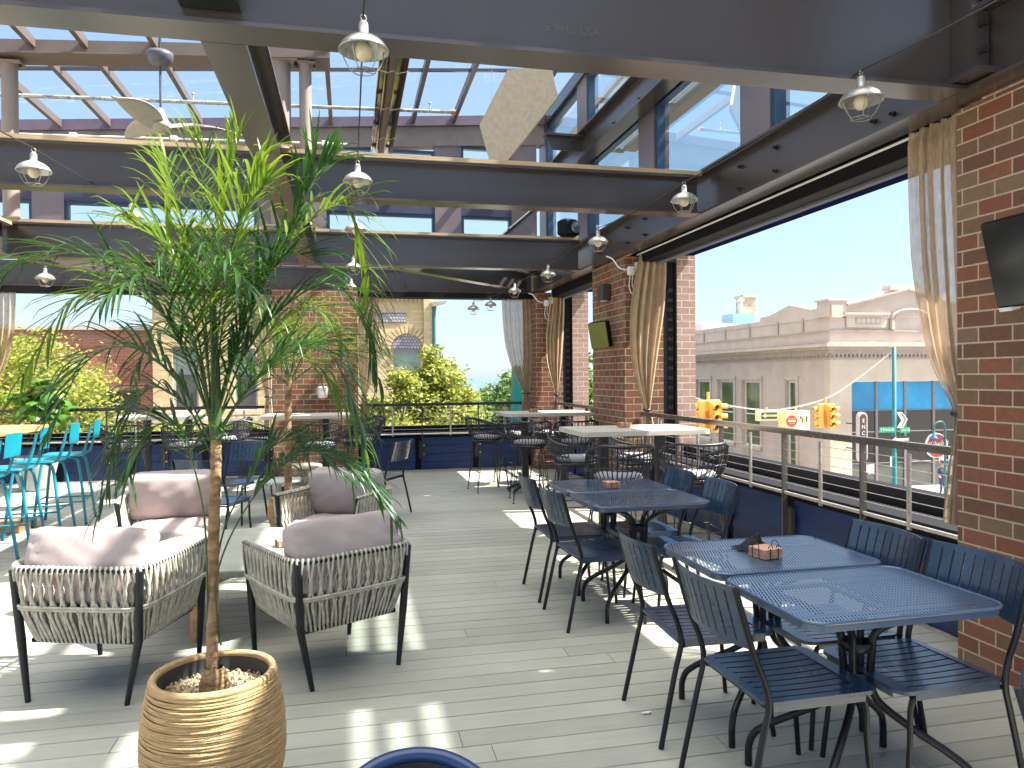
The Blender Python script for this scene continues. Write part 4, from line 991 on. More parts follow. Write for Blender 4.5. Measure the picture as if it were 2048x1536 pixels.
# ---- linear heater with mirror trough
mirror = P('polished_reflector', (.6, .57, .52), .12, metal=1, var=.15, vs=6)
t = thing('infrared_heater', 'long mirrored infrared heater trough hanging under the glass roof', 'heater', (.5, 8.0, 4.95))
m1 = MB(); prof = [(-.16, -.0), (-.15, .02), (-.07, .14), (.07, .14), (.15, .02), (.16, 0)]
m1.add([(x, 0, z) for x, z in prof]+[(x, 3.9, z) for x, z in prof], [(i, i+1, i+7, i+6) for i in range(5)]); o = m1.build('reflector', mirror, t); sm = o.modifiers.new('t', 'SOLIDIFY'); sm.thickness = .006
m1 = MB(); m1.tube([(0, .02, .06), (0, 3.88, .06)], .045, 12); m1.build('burner_tube', P('burner_brown', (.14, .1, .07), .4, metal=.5, var=.3), t)
for y in (.35, 1.5, 2.7, 3.7): m1 = MB(); m1.tube([(-.17, y, .0), (-.05, y, -.03), (0, y, .0), (.05, y, -.03), (.17, y, 0)], .006, 5); m1.bar((0, y, .02), (0, y, .17), .05, .008); m1.build('hanger', alu, t)
for y in (.5, 3.3): m1 = MB(); m1.tube([(0, y, .14), (0, y, .75)], .004, 5); m1.build('chain', wire, t)
# ---- hexagonal felt panel
t = thing('acoustic_panel', 'tilted tan hexagonal acoustic panel hanging under the glass roof', 'acoustic panel', (1.9, 8.2, 0))
pp = [(-.12, 5.1, .9), (.40, 5.1, .9), (.423, 4.735, .2), (-.19, 3.93, -.75), (-.29, 3.93, -.78), (-.42, 4.39, 0)]
pp = [(1.783, 8.3, 5.05), (2.30, 8.25, 5.06), (2.323, 8.1, 4.71), (1.711, 8.35, 3.95), (1.603, 8.4, 3.96), (1.482, 8.45, 4.45)]
n_ = Vector(pp[2])-Vector(pp[0]); n_ = n_.cross(Vector(pp[4])-Vector(pp[0])).normalized(); c0 = sum((Vector(p) for p in pp), Vector())/6
pl = []
for p in pp: v = Vector(p); v -= n_*((v-c0).dot(n_)); pl.append(v-Vector((1.9, 8.2, 0)))
if n_.y > 0: n_ = -n_
m1 = MB(); V = pl+[v-n_*.045 for v in pl]
m1.add(V, [tuple(range(6)), tuple(range(11, 5, -1))]+[(i, (i+1) % 6, (i+1) % 6+6, i+6) for i in range(6)]); m1.build('felt_board', panelm, t)
m1 = MB()
for i in (0, 1, 4): p = pl[i]*.94+(sum(pl, Vector())/6)*.06; m1.tube([p, p+Vector((0, 0, 5.75-p.z))], .0022, 4)
m1.build('suspension_wire', wire, t)
# ---- speakers, screens, wall light
def boxm(name, hx, hy, hz, m, parent, c=(0, 0, 0), bev=.01): m1 = MB(); m1.box((c[0]-hx, c[1]-hy, c[2]-hz), (c[0]+hx, c[1]+hy, c[2]+hz), bev); return m1.build(name, m, parent)
t = thing('roof_speaker', 'small black loudspeaker sitting on the third beam near the right side', 'loudspeaker', (2.84, 9.45, ZB+.42), R(20))
boxm('cabinet', .13, .1, .11, blackfr, t, (0, 0, .12), .03); m1 = MB(); m1.tube([(.04, -.1, .12), (.04, -.112, .12)], .075, 20); m1.build('cone', darkgrey, t); m1 = MB(); m1.tube([(.04, -.11, .12), (.04, -.118, .12)], .03, 16); m1.build('tweeter', black, t)
olive = P('olive_screen_face', (.13, .14, .008), .3, var=.05, spec=.5)
t = thing('wall_screen', 'slim black wall box with an olive-green face on the second right pier', 'screen', (2.93, 8.52, 2.04)); t.rotation_euler = (R(-4), R(-12), R(46))
boxm('casing', .06, .12, .16, blackfr, t, (.055, 0, 0), .012); m1 = MB(); m1.box((-.012, -.115, -.154), (-.006, .115, .154)); m1.build('face', olive, t)
boxm('bracket', .06, .03, .04, black, t, (.17, 0, 0), .005)
t = thing('television', 'large black television tilted down on the right-edge brick pier', 'television', (3.02, 2.66, 2.07)); t.rotation_euler = (0, R(-13), R(-4))
boxm('casing', .022, .37, .21, blackfr, t, (0, 0, 0), .008); m1 = MB(); m1.box((-.0275, -.36, -.2), (-.0235, .36, .2)); m1.build('panel', P('tv_glass', (.006, .007, .01), .12, var=0, spec=.8), t)
m1 = MB(); m1.box((.022, -.1, -.1), (.16, .1, .1)); m1.build('bracket', black, t); m1 = MB(); m1.box((-.03, .28, -.226), (.02, .35, -.208)); m1.build('sticker', white, t)
t = thing('wall_light', 'small dark down-light high on the second right brick pier', 'wall light', (3.08, 8.75, 2.58))
boxm('housing', .055, .1, .1, P('dark_bronze', (.04, .035, .03), .4, var=.1), t, (0, 0, 0), .01); m1 = MB(); m1.box((-.04, -.07, -.106), (.03, .03, -.1005)); m1.build('lens', white, t)
t = thing('outlet_box', 'grey weatherproof outlet box on the middle brick pier', 'outlet box', (-.42, 12.1, 1.33))
boxm('cover', .075, .035, .09, P('outlet_grey', (.4, .42, .42), .4, var=.1), t, (0, 0, 0), .012); m1 = MB(); m1.box((-.05, -.045, -.09), (.06, -.036, -.02)); m1.build('flap', P('outlet_flap', (.5, .38, .38), .4, var=.1), t)
# ---- curtains
def curtain(label, origin, d, prof, folds, amp, tie=None, mat_=linen, seed=0):
    """prof: (z, left, right) along direction d from origin; tie: z of the tie"""
    t = thing('curtain', label, 'curtain', origin, 0, 'sheer linen curtains')
    d = Vector((d[0], d[1], 0)).normalized(); nn = Vector((-d.y, d.x, 0)); rg = random.Random(seed); ph = [rg.random()*6.28 for _ in range(5)]
    zs = [p[0] for p in prof]
    def ev(z):
        for a, b in zip(prof, prof[1:]):
            if z <= a[0] and z >= b[0]:
                f = (a[0]-z)/(a[0]-b[0]); return a[1]+(b[1]-a[1])*f, a[2]+(b[2]-a[2])*f
        return prof[-1][1:]
    # smooth the profile
    def evs(z):
        s = [ev(min(zs[0], max(zs[-1], z+o))) for o in (-.09, -.045, 0, .045, .09)]; return sum(a for a, b in s)/5, sum(b for a, b in s)/5
    nu, nv = 84, 60; m1 = MB()
    def fn(u, v):
        z = zs[0]+(zs[-1]-zs[0])*v
        l, r_ = evs(z) if (tie is None or abs(z-tie) > .1) else ev(z)
        w_ = r_-l; us = u+.02*math.sin(2*PI*2*u+ph[0])
        A = amp*min(1, .35+w_/.35)*(1 if v > .03 else .7)
        o = A*(math.sin(2*PI*folds*us+ph[1]+.8*v)+.35*math.sin(2*PI*folds*2.3*us+ph[2]+2*v)); x = l+w_*us+.25*A*math.sin(2*PI*folds*us*1.7+ph[3])
        p = d*x+nn*o; return (p.x, p.y, z)
    m1.grid(fn, nu, nv); m1.build('fabric', mat_, t)
    if tie is not None:
        l, r_ = ev(tie); m1 = MB(); c = d*((l+r_)/2); rr_ = max(.03, (r_-l)/2+.012)
        m1.tube([tuple(c+d*rr_*math.cos(a)+nn*rr_*.8*math.sin(a)+Vector((0, 0, tie+.004*math.sin(a*3)))) for a in [2*PI*i/20 for i in range(20)]], .012, 6, closed=True)
        m1.tube([tuple(c-nn*rr_*.8+Vector((0, 0, tie))), tuple(c-nn*rr_*.9+d*.03+Vector((0, 0, tie-.12)))], .006, 5); m1.build('tie_back', black, t)
    m1 = MB(); l, r_ = prof[0][1:]
    for i in range(6):
        p = d*(l+(r_-l)*(i+.5)/6); m1.tube([(p.x, p.y, zs[0]-.01), (p.x, p.y, zs[0]+.035)], .004, 5)
    m1.build('hook', black, t)
    return t
curtain('sheer linen curtain at the right edge beside the pier with the television', (3.24, 3.42, 0), (0, 1), [(2.96, .0, .36), (2.6, .0, .36), (2.2, -.02, .34), (1.85, -.03, .28), (1.6, -.04, .2), (1.4, -.04, .07), (1.3, -.04, .03), (1.1, -.05, .07), (.72, -.05, .12)], 4.5, .028, 1.33, linen, 1)
curtain('linen curtain tied in front of the middle right-hand brick pier', (0, 8.06, 0), (1, 0), [(2.96, 3.27, 3.60), (2.7, 3.21, 3.60), (2.3, 3.15, 3.57), (2.0, 3.145, 3.52), (1.7, 3.17, 3.47), (1.4, 3.24, 3.42), (1.2, 3.32, 3.39), (1.14, 3.33, 3.38), (1.06, 3.31, 3.42), (.9, 3.29, 3.44)], 5, .03, 1.155, linen_d, 2)
curtain('linen curtain tied in front of the corner brick pier, right of the corner', (0, 11.93, 0), (1, 0), [(2.93, 3.28, 3.5), (2.6, 3.22, 3.5), (2.2, 3.17, 3.48), (1.8, 3.19, 3.45), (1.5, 3.27, 3.41), (1.3, 3.33, 3.39), (1.22, 3.335, 3.375), (1.1, 3.31, 3.41), (.9, 3.28, 3.43)], 4.5, .028, 1.25, linen_d, 3)
curtain('translucent curtain at the right end of the sea-view opening', (0, 12.22, 0), (1, 0), [(2.86, 2.49, 2.97), (2.5, 2.5, 2.98), (2.1, 2.54, 2.99), (1.8, 2.62, 2.99), (1.5, 2.74, 2.98), (1.3, 2.85, 2.96), (1.24, 2.87, 2.95), (1.1, 2.83, 2.97), (.9, 2.8, 2.98)], 6.5, .03, 1.27, linen, 4)
curtain('linen curtain hanging at the left end of the sea-view opening beside the palm', (0, 12.22, 0), (1, 0), [(2.86, .14, .48), (2.3, .13, .47), (1.8, .14, .43), (1.5, .16, .36), (1.3, .19, .27), (1.24, .2, .26), (1.1, .17, .3), (.75, .15, .32)], 5.5, .03, 1.27, linen, 5)
curtain('sheer curtain hanging at the far left edge of the photo', (0, 12.2, 0), (1, 0), [(2.85, -5.3, -4.74), (2.3, -5.3, -4.76), (1.9, -5.3, -4.84), (1.5, -5.3, -5.0), (1.27, -5.28, -5.18), (1.1, -5.3, -5.12), (.75, -5.3, -5.1)], 7, .03, 1.27, linen, 6)
curtain('gathered curtain at the left side of the middle brick pier', (0, 12.12, 0), (1, 0), [(2.86, -1.5, -1.17), (2.3, -1.48, -1.16), (1.8, -1.42, -1.17), (1.4, -1.32, -1.19), (1.27, -1.28, -1.2), (1.1, -1.3, -1.18), (.75, -1.33, -1.18)], 5, .03, 1.27, linen, 7)

# ================================================================ PLANTS
palmleaf = leafmat('palm_leaf', (.03, .1, .01), (.2, .27, .02), .35, .34)
palmdark = leafmat('palm_leaf_deep', (.012, .055, .01), (.05, .13, .015), .2, .36)
def leaflet(m1, p, d, L, wd, droop, rg, segs=6):
    """V-folded ribbon that curves down"""
    d = d.normalized(); side = d.cross(Vector((0, 0, 1))); side = side.normalized() if side.length > .05 else Vector((1, 0, 0))
    V = []; q = Vector(p); dd = Vector(d); kf = rg.uniform(.35, 1.1)
    for i in range(segs+1):
        f = i/segs; ww = wd*(math.sin(PI*min(1, f*.86+.14))**.7)*(1 if i < segs else .05)
        V += [q-side*ww, q+Vector((0, 0, -ww*.55)), q+side*ww]
        dd = (dd+Vector((0, 0, -droop*(.3+.5*f+(2.2 if f > kf else 0))/segs))).normalized(); q = q+dd*(L/segs)
    F = []
    for i in range(segs): a = i*3; F += [(a, a+1, a+4, a+3), (a+1, a+2, a+5, a+4)]
    m1.add(V, F, True)
def frond(parent, ctrl, n, L, wd, droop, seed, mat_, stalk=.25, r0=.006, up_=.5):
    rg = random.Random(seed); pts = smooth_pts(ctrl, 8); N = len(pts); m1 = MB(); m1.mi = 1
    m1.tube(pts, [r0*(1-.75*i/(N-1)) for i in range(N)], 5); m1.mi = 0
    for k in range(n):
        f = stalk+(1-stalk)*(k+.5)/n; i = min(N-2, int(f*(N-1))); fr = f*(N-1)-i; p = pts[i].lerp(pts[i+1], fr); tg = (pts[i+1]-pts[i]).normalized()
        sd = tg.cross(Vector((0, 0, 1))); sd = sd.normalized() if sd.length > .1 else Vector((1, 0, 0))
        nrm = sd.cross(tg)
        g = (k+.5)/n; ll = L*(math.sin(PI*(.18+.74*g))**.6)
        for s in (-1, 1):
            ang = .66-.28*g+rg.uniform(-.16, .16)
            dr = tg*math.cos(ang*1.25)*1.0+sd*s*math.sin(ang*1.25)+nrm*rg.uniform(.0, up_)
            leaflet(m1, p, dr, ll*rg.uniform(.8, 1.12), wd*rg.uniform(.8, 1.15), droop*rg.uniform(.5, 1.5), rg)
    for _ in range(2): leaflet(m1, pts[-1], (pts[-1]-pts[-2])+Vector((rg.uniform(-.02, .02), 0, 0)), L*.6, wd, droop, rg)
    return m1.build('frond', [mat_, P_stalk], parent, fix=False)
P_stalk = P('palm_stalk', (.035, .08, .015), .5, var=.3, vs=20)
bark = P('palm_bark', (.27, .16, .08), .85, var=.6, vs=12, bs=1, bscale=26, stretch=(1, 1, 2.6), bd=.01)
basket = P('seagrass_basket', (.54, .35, .17), .9, var=.22, vs=30, stretch=(.7, .7, 5), bs=1, bscale=90, bd=.006)
gravel = P('pot_gravel', (.46, .34, .22), .9, var=.7, vs=60, bs=.5, bscale=100)
def woven_pot(label, loc, rt, rm, h, seed):
    t = thing('woven_pot', label, 'plant pot', loc)
    rg = random.Random(seed); m1 = MB(); prof = []; n = 84
    for i in range(n+1):
        f = i/n; r_ = rm*(.72+.28*math.sin(PI*f/1.1)) if f < .55 else rm*(1-.13*((f-.55)/.45)**2); prof.append((r_, f*h))
    # stacked coils
    for i in range(n):
        (ra, za), (rb, zb) = prof[i], prof[i+1]; r_ = (ra+rb)/2; zc = (za+zb)/2; a0 = rg.random()*6
        m1.tube([((r_+.0025*math.sin(3*a+a0))*math.cos(a), (r_+.0025*math.sin(3*a+a0))*math.sin(a), zc+.0018*math.sin(2*a+a0)) for a in [2*PI*k/48 for k in range(48)]], h/n*.72, 5, closed=True)
    m1.tube([((rt-.006)*math.cos(a), (rt-.006)*math.sin(a), h+.004) for a in [2*PI*k/48 for k in range(48)]], .014, 7, closed=True)
    m1.build('basket_wall', basket, t)
    m1 = MB(); m1.lathe([(rt-.018, h), (rt-.03, h-.16), (0, h-.16)], 40); m1.build('liner', P('dark_liner', (.03, .028, .026), .6, var=.2) if seed == 1 else bpy.data.materials['dark_liner'], t)
    m1 = MB()
    m1.lathe([(rt-.02, h-.06), (0, h-.05)], 36)
    for _ in range(700 if seed == 1 else 60):
        a = rg.random()*6.28; r_ = (rt-.03)*math.sqrt(rg.random()); x, y = r_*math.cos(a), r_*math.sin(a); s = rg.uniform(.003, .0085); z = h-.055+rg.random()*.008
        q = [Vector((rg.uniform(-1, 1), rg.uniform(-1, 1), rg.uniform(-1, 1)))*s*.4+Vector((x, y, z))+Vector(o)*s for o in ((1, 0, 0), (-1, 0, 0), (0, 1, 0), (0, -1, 0), (0, 0, 1), (0, 0, -1))]
        m1.add(q, [(0, 2, 4), (2, 1, 4), (1, 3, 4), (3, 0, 4), (2, 0, 5), (1, 2, 5), (3, 1, 5), (0, 3, 5)])
    m1.build('gravel', gravel, t)
    return t
PX, PY = -.47, 2.75
woven_pot('large woven seagrass pot of pale gravel holding the big palm in front', (-.475, 2.76, .0), .203, .236, .515, 1)
t = thing('potted_palm', 'tall feathery palm with a slim trunk in the large woven pot', 'palm', (PX, PY, .46))
m1 = MB(); rg = random.Random(4)
tp = smooth_pts([(-.01, 0, 0), (-.008, 0, .12), (.0, 0, .5), (.012, 0, .8), (.012, 0, .98)], 12); NT = len(tp)
m1.tube(tp, [(.04 if i < 3 else .03 if i < 8 else .0215-.005*i/NT+.002*(i % 3 == 0)) for i in range(NT)], 12)
m1.lathe([(0, -.01), (.05, 0), (.052, .03), (.04, .07), (.03, .09)], 14, (.0, -.01, 0)); m1.build('trunk', bark, t)
m1 = MB(); m1.tube(smooth_pts([(.012, 0, .88), (.014, 0, 1.1), (.01, 0, 1.3), (.02, .0, 1.5)], 6), [.021, .021, .02, .019, .018, .017, .016, .015, .014, .013, .012, .011, .01, .009, .008, .007, .006, .005, .004], 8); m1.build('crown_shaft', P_stalk, t)
S = lambda *p: [Vector(q) for q in p]
sc_ = 2.58/1488*1.0   # metres per photo pixel at the palm
def pf(pts, dy):      # photo outline traced relative to the trunk base of the crown, spread in depth
    n = len(pts); out = []
    for i, (x, y) in enumerate(pts):
        d = dy*(i/(n-1)); k = (2.58+d*.97)/2.58
        # move outwards in depth, keep the traced size there
        X = ((x-428)*sc_)*k; Z = (754-y)*sc_*k+(1.55-.46); Y = d+.2*X*0
        out.append((X+ (k-1)*-.47*0.0, Y, Z))
    return out
fr = [([(430, 860), (434, 650), (450, 430), (482, 262)], .05, 30, .26, .3, palmleaf), ([(428, 840), (420, 600), (420, 420), (432, 290)], -.1, 28, .28, .45, palmleaf),
      ([(428, 800), (400, 560), (365, 420), (335, 330)], .15, 28, .28, .7, palmleaf), ([(430, 840), (445, 640), (475, 430), (520, 300)], .2, 28, .26, .5, palmleaf),
      ([(430, 840), (455, 600), (500, 430), (560, 350)], -.2, 28, .28, .8, palmleaf), ([(428, 840), (405, 640), (370, 500), (300, 440)], -.2, 26, .28, .9, palmleaf),
      ([(432, 850), (500, 640), (590, 450), (640, 340), (680, 300)], -.1, 34, .27, .6, palmdark), ([(434, 840), (510, 570), (600, 440), (680, 400), (715, 520), (722, 640)], .3, 32, .26, 1.2, palmleaf),
      ([(432, 860), (490, 700), (570, 600), (650, 560), (715, 640), (740, 760)], .2, 32, .26, 1.2, palmdark), ([(432, 880), (500, 780), (590, 700), (680, 710), (745, 850)], -.2, 30, .28, 1.3, palmdark),
      ([(428, 840), (350, 630), (240, 520), (120, 520), (20, 640)], -.25, 26, .28, 1.2, palmdark), ([(428, 850), (370, 680), (270, 580), (160, 600), (70, 740)], .25, 26, .26, 1.3, palmleaf),
      ([(426, 880), (370, 760), (290, 690), (210, 720), (150, 850)], -.15, 24, .26, 1.3, palmdark), ([(424, 900), (380, 810), (310, 770), (250, 860), (215, 1000)], .1, 22, .24, 1.3, palmdark),
      ([(428, 850), (395, 700), (345, 580), (280, 540), (200, 600)], .35, 24, .28, 1.1, palmleaf), ([(428, 860), (440, 700), (450, 590), (490, 520), (550, 560)], -.4, 24, .26, 1.1, palmdark),
      ([(428, 850), (410, 700), (380, 590), (340, 540), (280, 590)], -.4, 24, .26, 1.1, palmdark), ([(430, 850), (470, 700), (520, 570), (590, 500), (660, 530)], .0, 28, .26, .9, palmdark),
      ([(430, 860), (480, 740), (540, 640), (610, 610), (660, 700)], .4, 24, .26, 1.1, palmleaf), ([(428, 870), (400, 760), (350, 680), (300, 660), (250, 740)], .4, 24, .26, 1.2, palmdark),
      ([(440, 1290), (436, 1150), (500, 1010), (600, 910), (700, 930), (795, 1040)], -.12, 36, .24, 1.7, palmdark), ([(420, 1260), (440, 1080), (480, 980), (540, 890), (600, 890), (690, 970)], .12, 24, .2, 1.3, palmdark),
      ([(416, 1280), (418, 1050), (404, 930), (385, 850), (340, 850), (300, 930)], -.25, 22, .22, 1.2, palmdark),
      ([(432, 870), (500, 760), (570, 700), (640, 760), (700, 900)], .3, 26, .26, 1.5, palmleaf)]
for i, (pts, dy, n, L, dr, mm) in enumerate(fr): frond(t, pf(pts, dy), n, L*1.0, .0052, .35+dr*.75, 20+i, mm, stalk=.16 if i not in (20, 21, 22) else .42, r0=.0042)
# ---- second palm
woven_pot('smaller woven pot of the second palm, behind the coffee table', (-.62, 7.85, 0), .16, .2, .34, 2)
t = thing('potted_palm', 'second slender palm behind the lounge chairs in a smaller woven pot', 'palm', (-.62, 7.85, .3))
m1 = MB(); tp = smooth_pts([(0, 0, -.02), (.0, 0, .5), (.01, 0, 1.0), (.02, 0, 1.3)], 12); m1.tube(tp, [.04-.012*i/len(tp)+.002*(i % 3 == 0) for i in range(len(tp))], 10); m1.build('trunk', bark, t)
rg = random.Random(9)
for i in range(15):
    a = i*2.399+.4; L_ = rg.uniform(.8, 1.1); e = rg.uniform(.55, 1.35) if i < 11 else rg.uniform(.2, .5); c, s = math.cos(a), math.sin(a)*.8; z0 = 1.2
    H = L_*math.sin(e); W_ = L_*math.cos(e)
    frond(t, [(0.02, 0, z0), (c*W_*.35+.02, s*W_*.35, z0+H*.55), (c*(W_*.8)+.02, s*W_*.8, z0+H*.85), (c*(W_*1.25+.1)+.02, s*(W_*1.25+.1), z0+H*.75-.1)], 26, .34, .0045, 1.1, 60+i, palmleaf if i % 3 else palmdark, stalk=.25, r0=.007)
# ---- fiddle-leaf plant in grey planter
t = thing('planter', 'round grey planter behind the turquoise stools', 'plant pot', (-4.35, 11.7, 0))
m1 = MB(); m1.lathe([(0, 0), (.17, 0), (.2, .05), (.29, .42), (.3, .48), (.28, .48), (.26, .4), (0, .4)], 32); m1.build('body', P('grey_planter', (.36, .38, .37), .6, var=.15, vs=3), t)
fig = leafmat('fig_leaf', (.06, .17, .02), (.25, .32, .03), .35, .35)
t = thing('leafy_plant', 'bright broad-leaved plant in the grey planter at the far left', 'plant', (-4.3, 11.7, .4))
m1 = MB(); m1.tube(smooth_pts([(0, 0, 0), (.02, 0, .3), (0, 0, .6), (.03, 0, 1.0)], 5), .018, 7)
tips = []
for i in range(7):
    a = i*2.4; p = Vector((.02, 0, .45+.07*i)); q = p+Vector((math.cos(a)*.24, math.sin(a)*.24, .18)); m1.tube([p, p.lerp(q, .5)+Vector((0, 0, .02)), q], .008, 5); tips += [(p.lerp(q, .6), a), (q, a)]
m1.build('stem', P('fig_stem', (.14, .1, .06), .8, var=.3), t); tips += [(Vector((.03, 0, 1.0)), 0), (Vector((.02, 0, .85)), 2)]
m1 = MB(); rg = random.Random(31)
for (p, a0) in tips:
    for j in range(8):
        a = a0+j*.785+rg.uniform(-.3, .3); e = rg.uniform(-.3, .9); L_ = rg.uniform(.16, .26); d = Vector((math.cos(a)*math.cos(e), math.sin(a)*math.cos(e), math.sin(e))); sd = d.cross(Vector((0, 0, 1))).normalized(); up_ = sd.cross(d)
        def lf(u, v, p=p, d=d, sd=sd, up_=up_, L_=L_):
            w2 = .42*L_*(math.sin(PI*(u*.93+.04))**.75)*(.6+.55*u); b = (v-.5)*2
            q = p+d*(.03+L_*u)+sd*b*w2+up_*(.05*math.sin(PI*u)-.03*b*b-.12*u*u*L_*3); return tuple(q)
        m1.grid(lf, 6, 4)
m1.build('foliage', fig, t, fix=False)
# ================================================================ STREET
lime = P('limestone', (.52, .44, .39), .85, var=.1, vs=1.2, bs=.2, bscale=12)
limew = P('limestone_lit_tone', (.58, .49, .4), .85, var=.08, vs=1.2)  # brighter limestone copy, the better lit right face put into its colour
limed = P('limestone_trim', (.4, .345, .31), .85, var=.12, vs=2)
wingl = P('street_window_glass', (.1, .13, .06), .1, var=.5, vs=.5, spec=1)  # greenish reflection is put into the base colour of the glass
blueg = P('blue_window_glass', (.03, .26, .5), .25, var=.3, vs=.4, spec=.3)  # blue base colour with weak specular
spand = P('dark_spandrel', (.035, .032, .032), .2, var=.2, vs=.5, spec=.4)
XL, YF = 24.0, 33.7
t = thing('limestone_building', 'two-storey pale limestone corner building with a pediment across the street', 'building')
BH = 4.75
# left wall (faces -X) built around its windows
def wallx(m1, y0, y1, holes, z0, z1, x0=XL, th=.5):
    ys = sorted(holes); y = y0
    for (a, b, za, zb) in ys:
        m1.box((x0, y, z0), (x0+th, a, z1)); m1.box((x0, a, z0), (x0+th, b, za)); m1.box((x0, a, zb), (x0+th, b, z1)); y = b
    m1.box((x0, y, z0), (x0+th, y1, z1))
holes = [(36.7, 37.6, -3.6, 1.17), (40.35, 42.35, -2.8, 1.17), (43.5, 45.5, -2.8, 1.17), (46.7, 48.7, -2.8, 1.17), (49.9, 51.9, -2.8, 1.17), (53.2, 55.2, -2.8, 1.17), (56.5, 58.5, -2.8, 1.17)]
m1 = MB(); wallx(m1, YF+.5, 62, holes, G0, 2.3); m1.build('wall', lime, t)
for (a, b, za, zb) in holes:
    m1 = MB(); f = .09; X = XL+.16
    m1.box((X, a, za), (X+.1, a+f, zb)); m1.box((X, b-f, za), (X+.1, b, zb)); m1.box((X+.003, a+f, za), (X+.097, b-f, za+f)); m1.box((X+.003, a+f, zb-f), (X+.097, b-f, zb)); 
    zs_ = (zb-1.75, zb-2.05); 
    for q in zs_: m1.box((X+.006, a+f, q), (X+.094, b-f, q+.07))
    wn = m1.build('window', white, t)
    m1 = MB(); m1.add([(X+.05, a+f, za+f), (X+.05, b-f, za+f), (X+.05, b-f, zb-f), (X+.05, a+f, zb-f)], [(0, 1, 2, 3)]); m1.build('pane', wingl, wn)
    m1 = MB(); m1.box((XL-.07, a-.28, za), (XL-.003, a-.06, zb+.1)); m1.box((XL-.07, b+.06, za), (XL-.003, b+.28, zb+.1)); m1.box((XL-.1, a-.32, zb+.1), (XL-.003, b+.32, zb+.3)); m1.box((XL-.14, a-.2, za-.18), (XL-.003, b+.2, za-.003)); m1.build('surround', lime, t)
# right wall (faces -Y)
m1 = MB(); m1.box((XL, YF, G0), (25.25, YF+.5, 2.3)); m1.box((25.25, YF, 1.16), (44, YF+.5, 2.3)); m1.build('wall', limew, t)
# glazed bays
def bay(x0, x1): 
    for (za, zb, mm, nm) in ((-.33, 1.14, blueg, 'window'), (-1.45, -.37, spand, 'spandrel'), (-3.06, -1.5, spand, 'spandrel'), (-4.37, -3.12, glassd, 'shop_window')):
        m1 = MB(); m1.box((x0+.07, YF+.12, za), (x1-.07, YF+.16, zb)); m1.build(nm, mm, t)
xs = [25.25, 26.78, 28.5, 30.25, 32.0, 33.7, 35.4, 37.1, 38.8]
for a, b in zip(xs, xs[1:]): bay(a, b)
m1 = MB()
for x in xs: m1.box((x-.07, YF+.06, G0), (x+.07, YF+.2, 1.155))
for z in (-.37, -1.5, -3.12): m1.box((25.3, YF+.08, z+.002), (38.8, YF+.19, z+.038))
m1.build('mullion', P('mullion_grey', (.2, .18, .18), .5, var=.1), t)
# small papers / posters in the shop windows
m1 = MB()
for x, z in ((25.9, -3.6), (26.3, -3.65), (27.6, -3.3), (30.6, -3.2), (31.2, -3.3), (31.25, -3.9), (30.7, -3.95)): m1 = MB(); m1.box((x, YF+.1, z), (x+.35, YF+.117, z+.5)); m1.build('window_poster', white, t)

# cornice bands: both faces
def band(z0, z1, pr, m, nm):
    m1 = MB(); m1.box((XL-pr, YF-pr, z0), (XL, 62, z1)); m1.box((XL, YF-pr, z0), (44, YF, z1)); return m1.build(nm, m, t)
def vol(z0, z1, mm=lime, nm='parapet', ins=0): m1 = MB(); m1.box((XL+ins, YF+ins, z0), (XL+.6, 62, z1)); m1.box((XL+.6, YF+ins, z0), (44, YF+.6, z1)); return m1.build(nm, mm, t)
vol(2.3, 4.45)
band(2.3, 2.42, .06, limed, 'moulding'); band(2.62, 2.8, .16, limed, 'cornice'); band(2.8, 2.95, .42, limed, 'cornice'); band(2.95, 3.1, .6, lime, 'cornice'); band(3.75, 3.82, .08, limed, 'moulding'); band(3.1, 3.2, .25, limed, 'moulding')
def teeth(a, b):
    P_ = [(a, 2.615), (a, 2.56)]; y = a+.1
    while y < b: P_ += [(y, 2.56), (y, 2.44), (y+.12, 2.44), (y+.12, 2.56)]; y += .24
    return P_+[(b+.2, 2.56), (b+.2, 2.615)]
m1 = MB(); m1.prism(teeth(YF, 60), 'x', XL-.15, XL-.003); m1.build('dentil_course', limed, t)
m1 = MB(); m1.prism(teeth(XL, 43), 'y', YF-.15, YF-.003); m1.build('dentil_course', limed, t)
for yy in (36.0, 38.4, 41.5, 44.5, 47.5, 50.5, 53.5): m1 = MB(); m1.box((XL-.06, yy-.09, 3.83), (XL-.034, yy+.09, 4.6)); m1.build('parapet_pilaster', limed, t)
# parapet steps and pediments
m1 = MB()
m1.prism([(33.5, 4.45), (62, 4.45), (62, 4.7), (40.3, 4.72), (40.25, 4.95), (39.3, 4.98), (37.2, 5.42), (35.3, 5.02), (34.6, 5.02), (33.5, 5.08)], 'x', XL-.03, XL+.6); m1.build('pediment', lime, t)
m1 = MB(); m1.box((XL-.12, YF-.12, 4.5), (XL+.9, YF+.9, 5.3)); m1.box((XL-.2, YF-.2, 5.3), (XL+1.0, YF+1.0, 5.4)); m1.build('corner_block', lime, t)
m1 = MB(); m1.prism([(XL+.9, 4.45), (44, 4.45), (44, 4.9), (32.6, 4.95), (29.6, 5.88), (27.4, 5.88), (24.95, 5.1), (XL+.9, 5.1)], 'y', YF-.03, YF+.6); m1.box((27.45, YF-.12, 5.885), (29.35, YF+.5, 6.15)); m1.build('pediment', lime, t)
m1 = MB(); m1.bar((24.9, YF-.1, 5.1), (28.5, YF-.1, 5.95), .22, .1); m1.bar((32.4, YF-.1, 5.0), (28.5, YF-.1, 5.95), .22, .1); m1.build('moulding', limed, t)
m1 = MB(); m1.box((24.9, YF-.1, 3.95), (27.25, YF-.032, 4.6)); m1.box((24.75, YF-.2, 4.6), (27.4, YF-.033, 4.72)); m1.build('panel', lime, t)
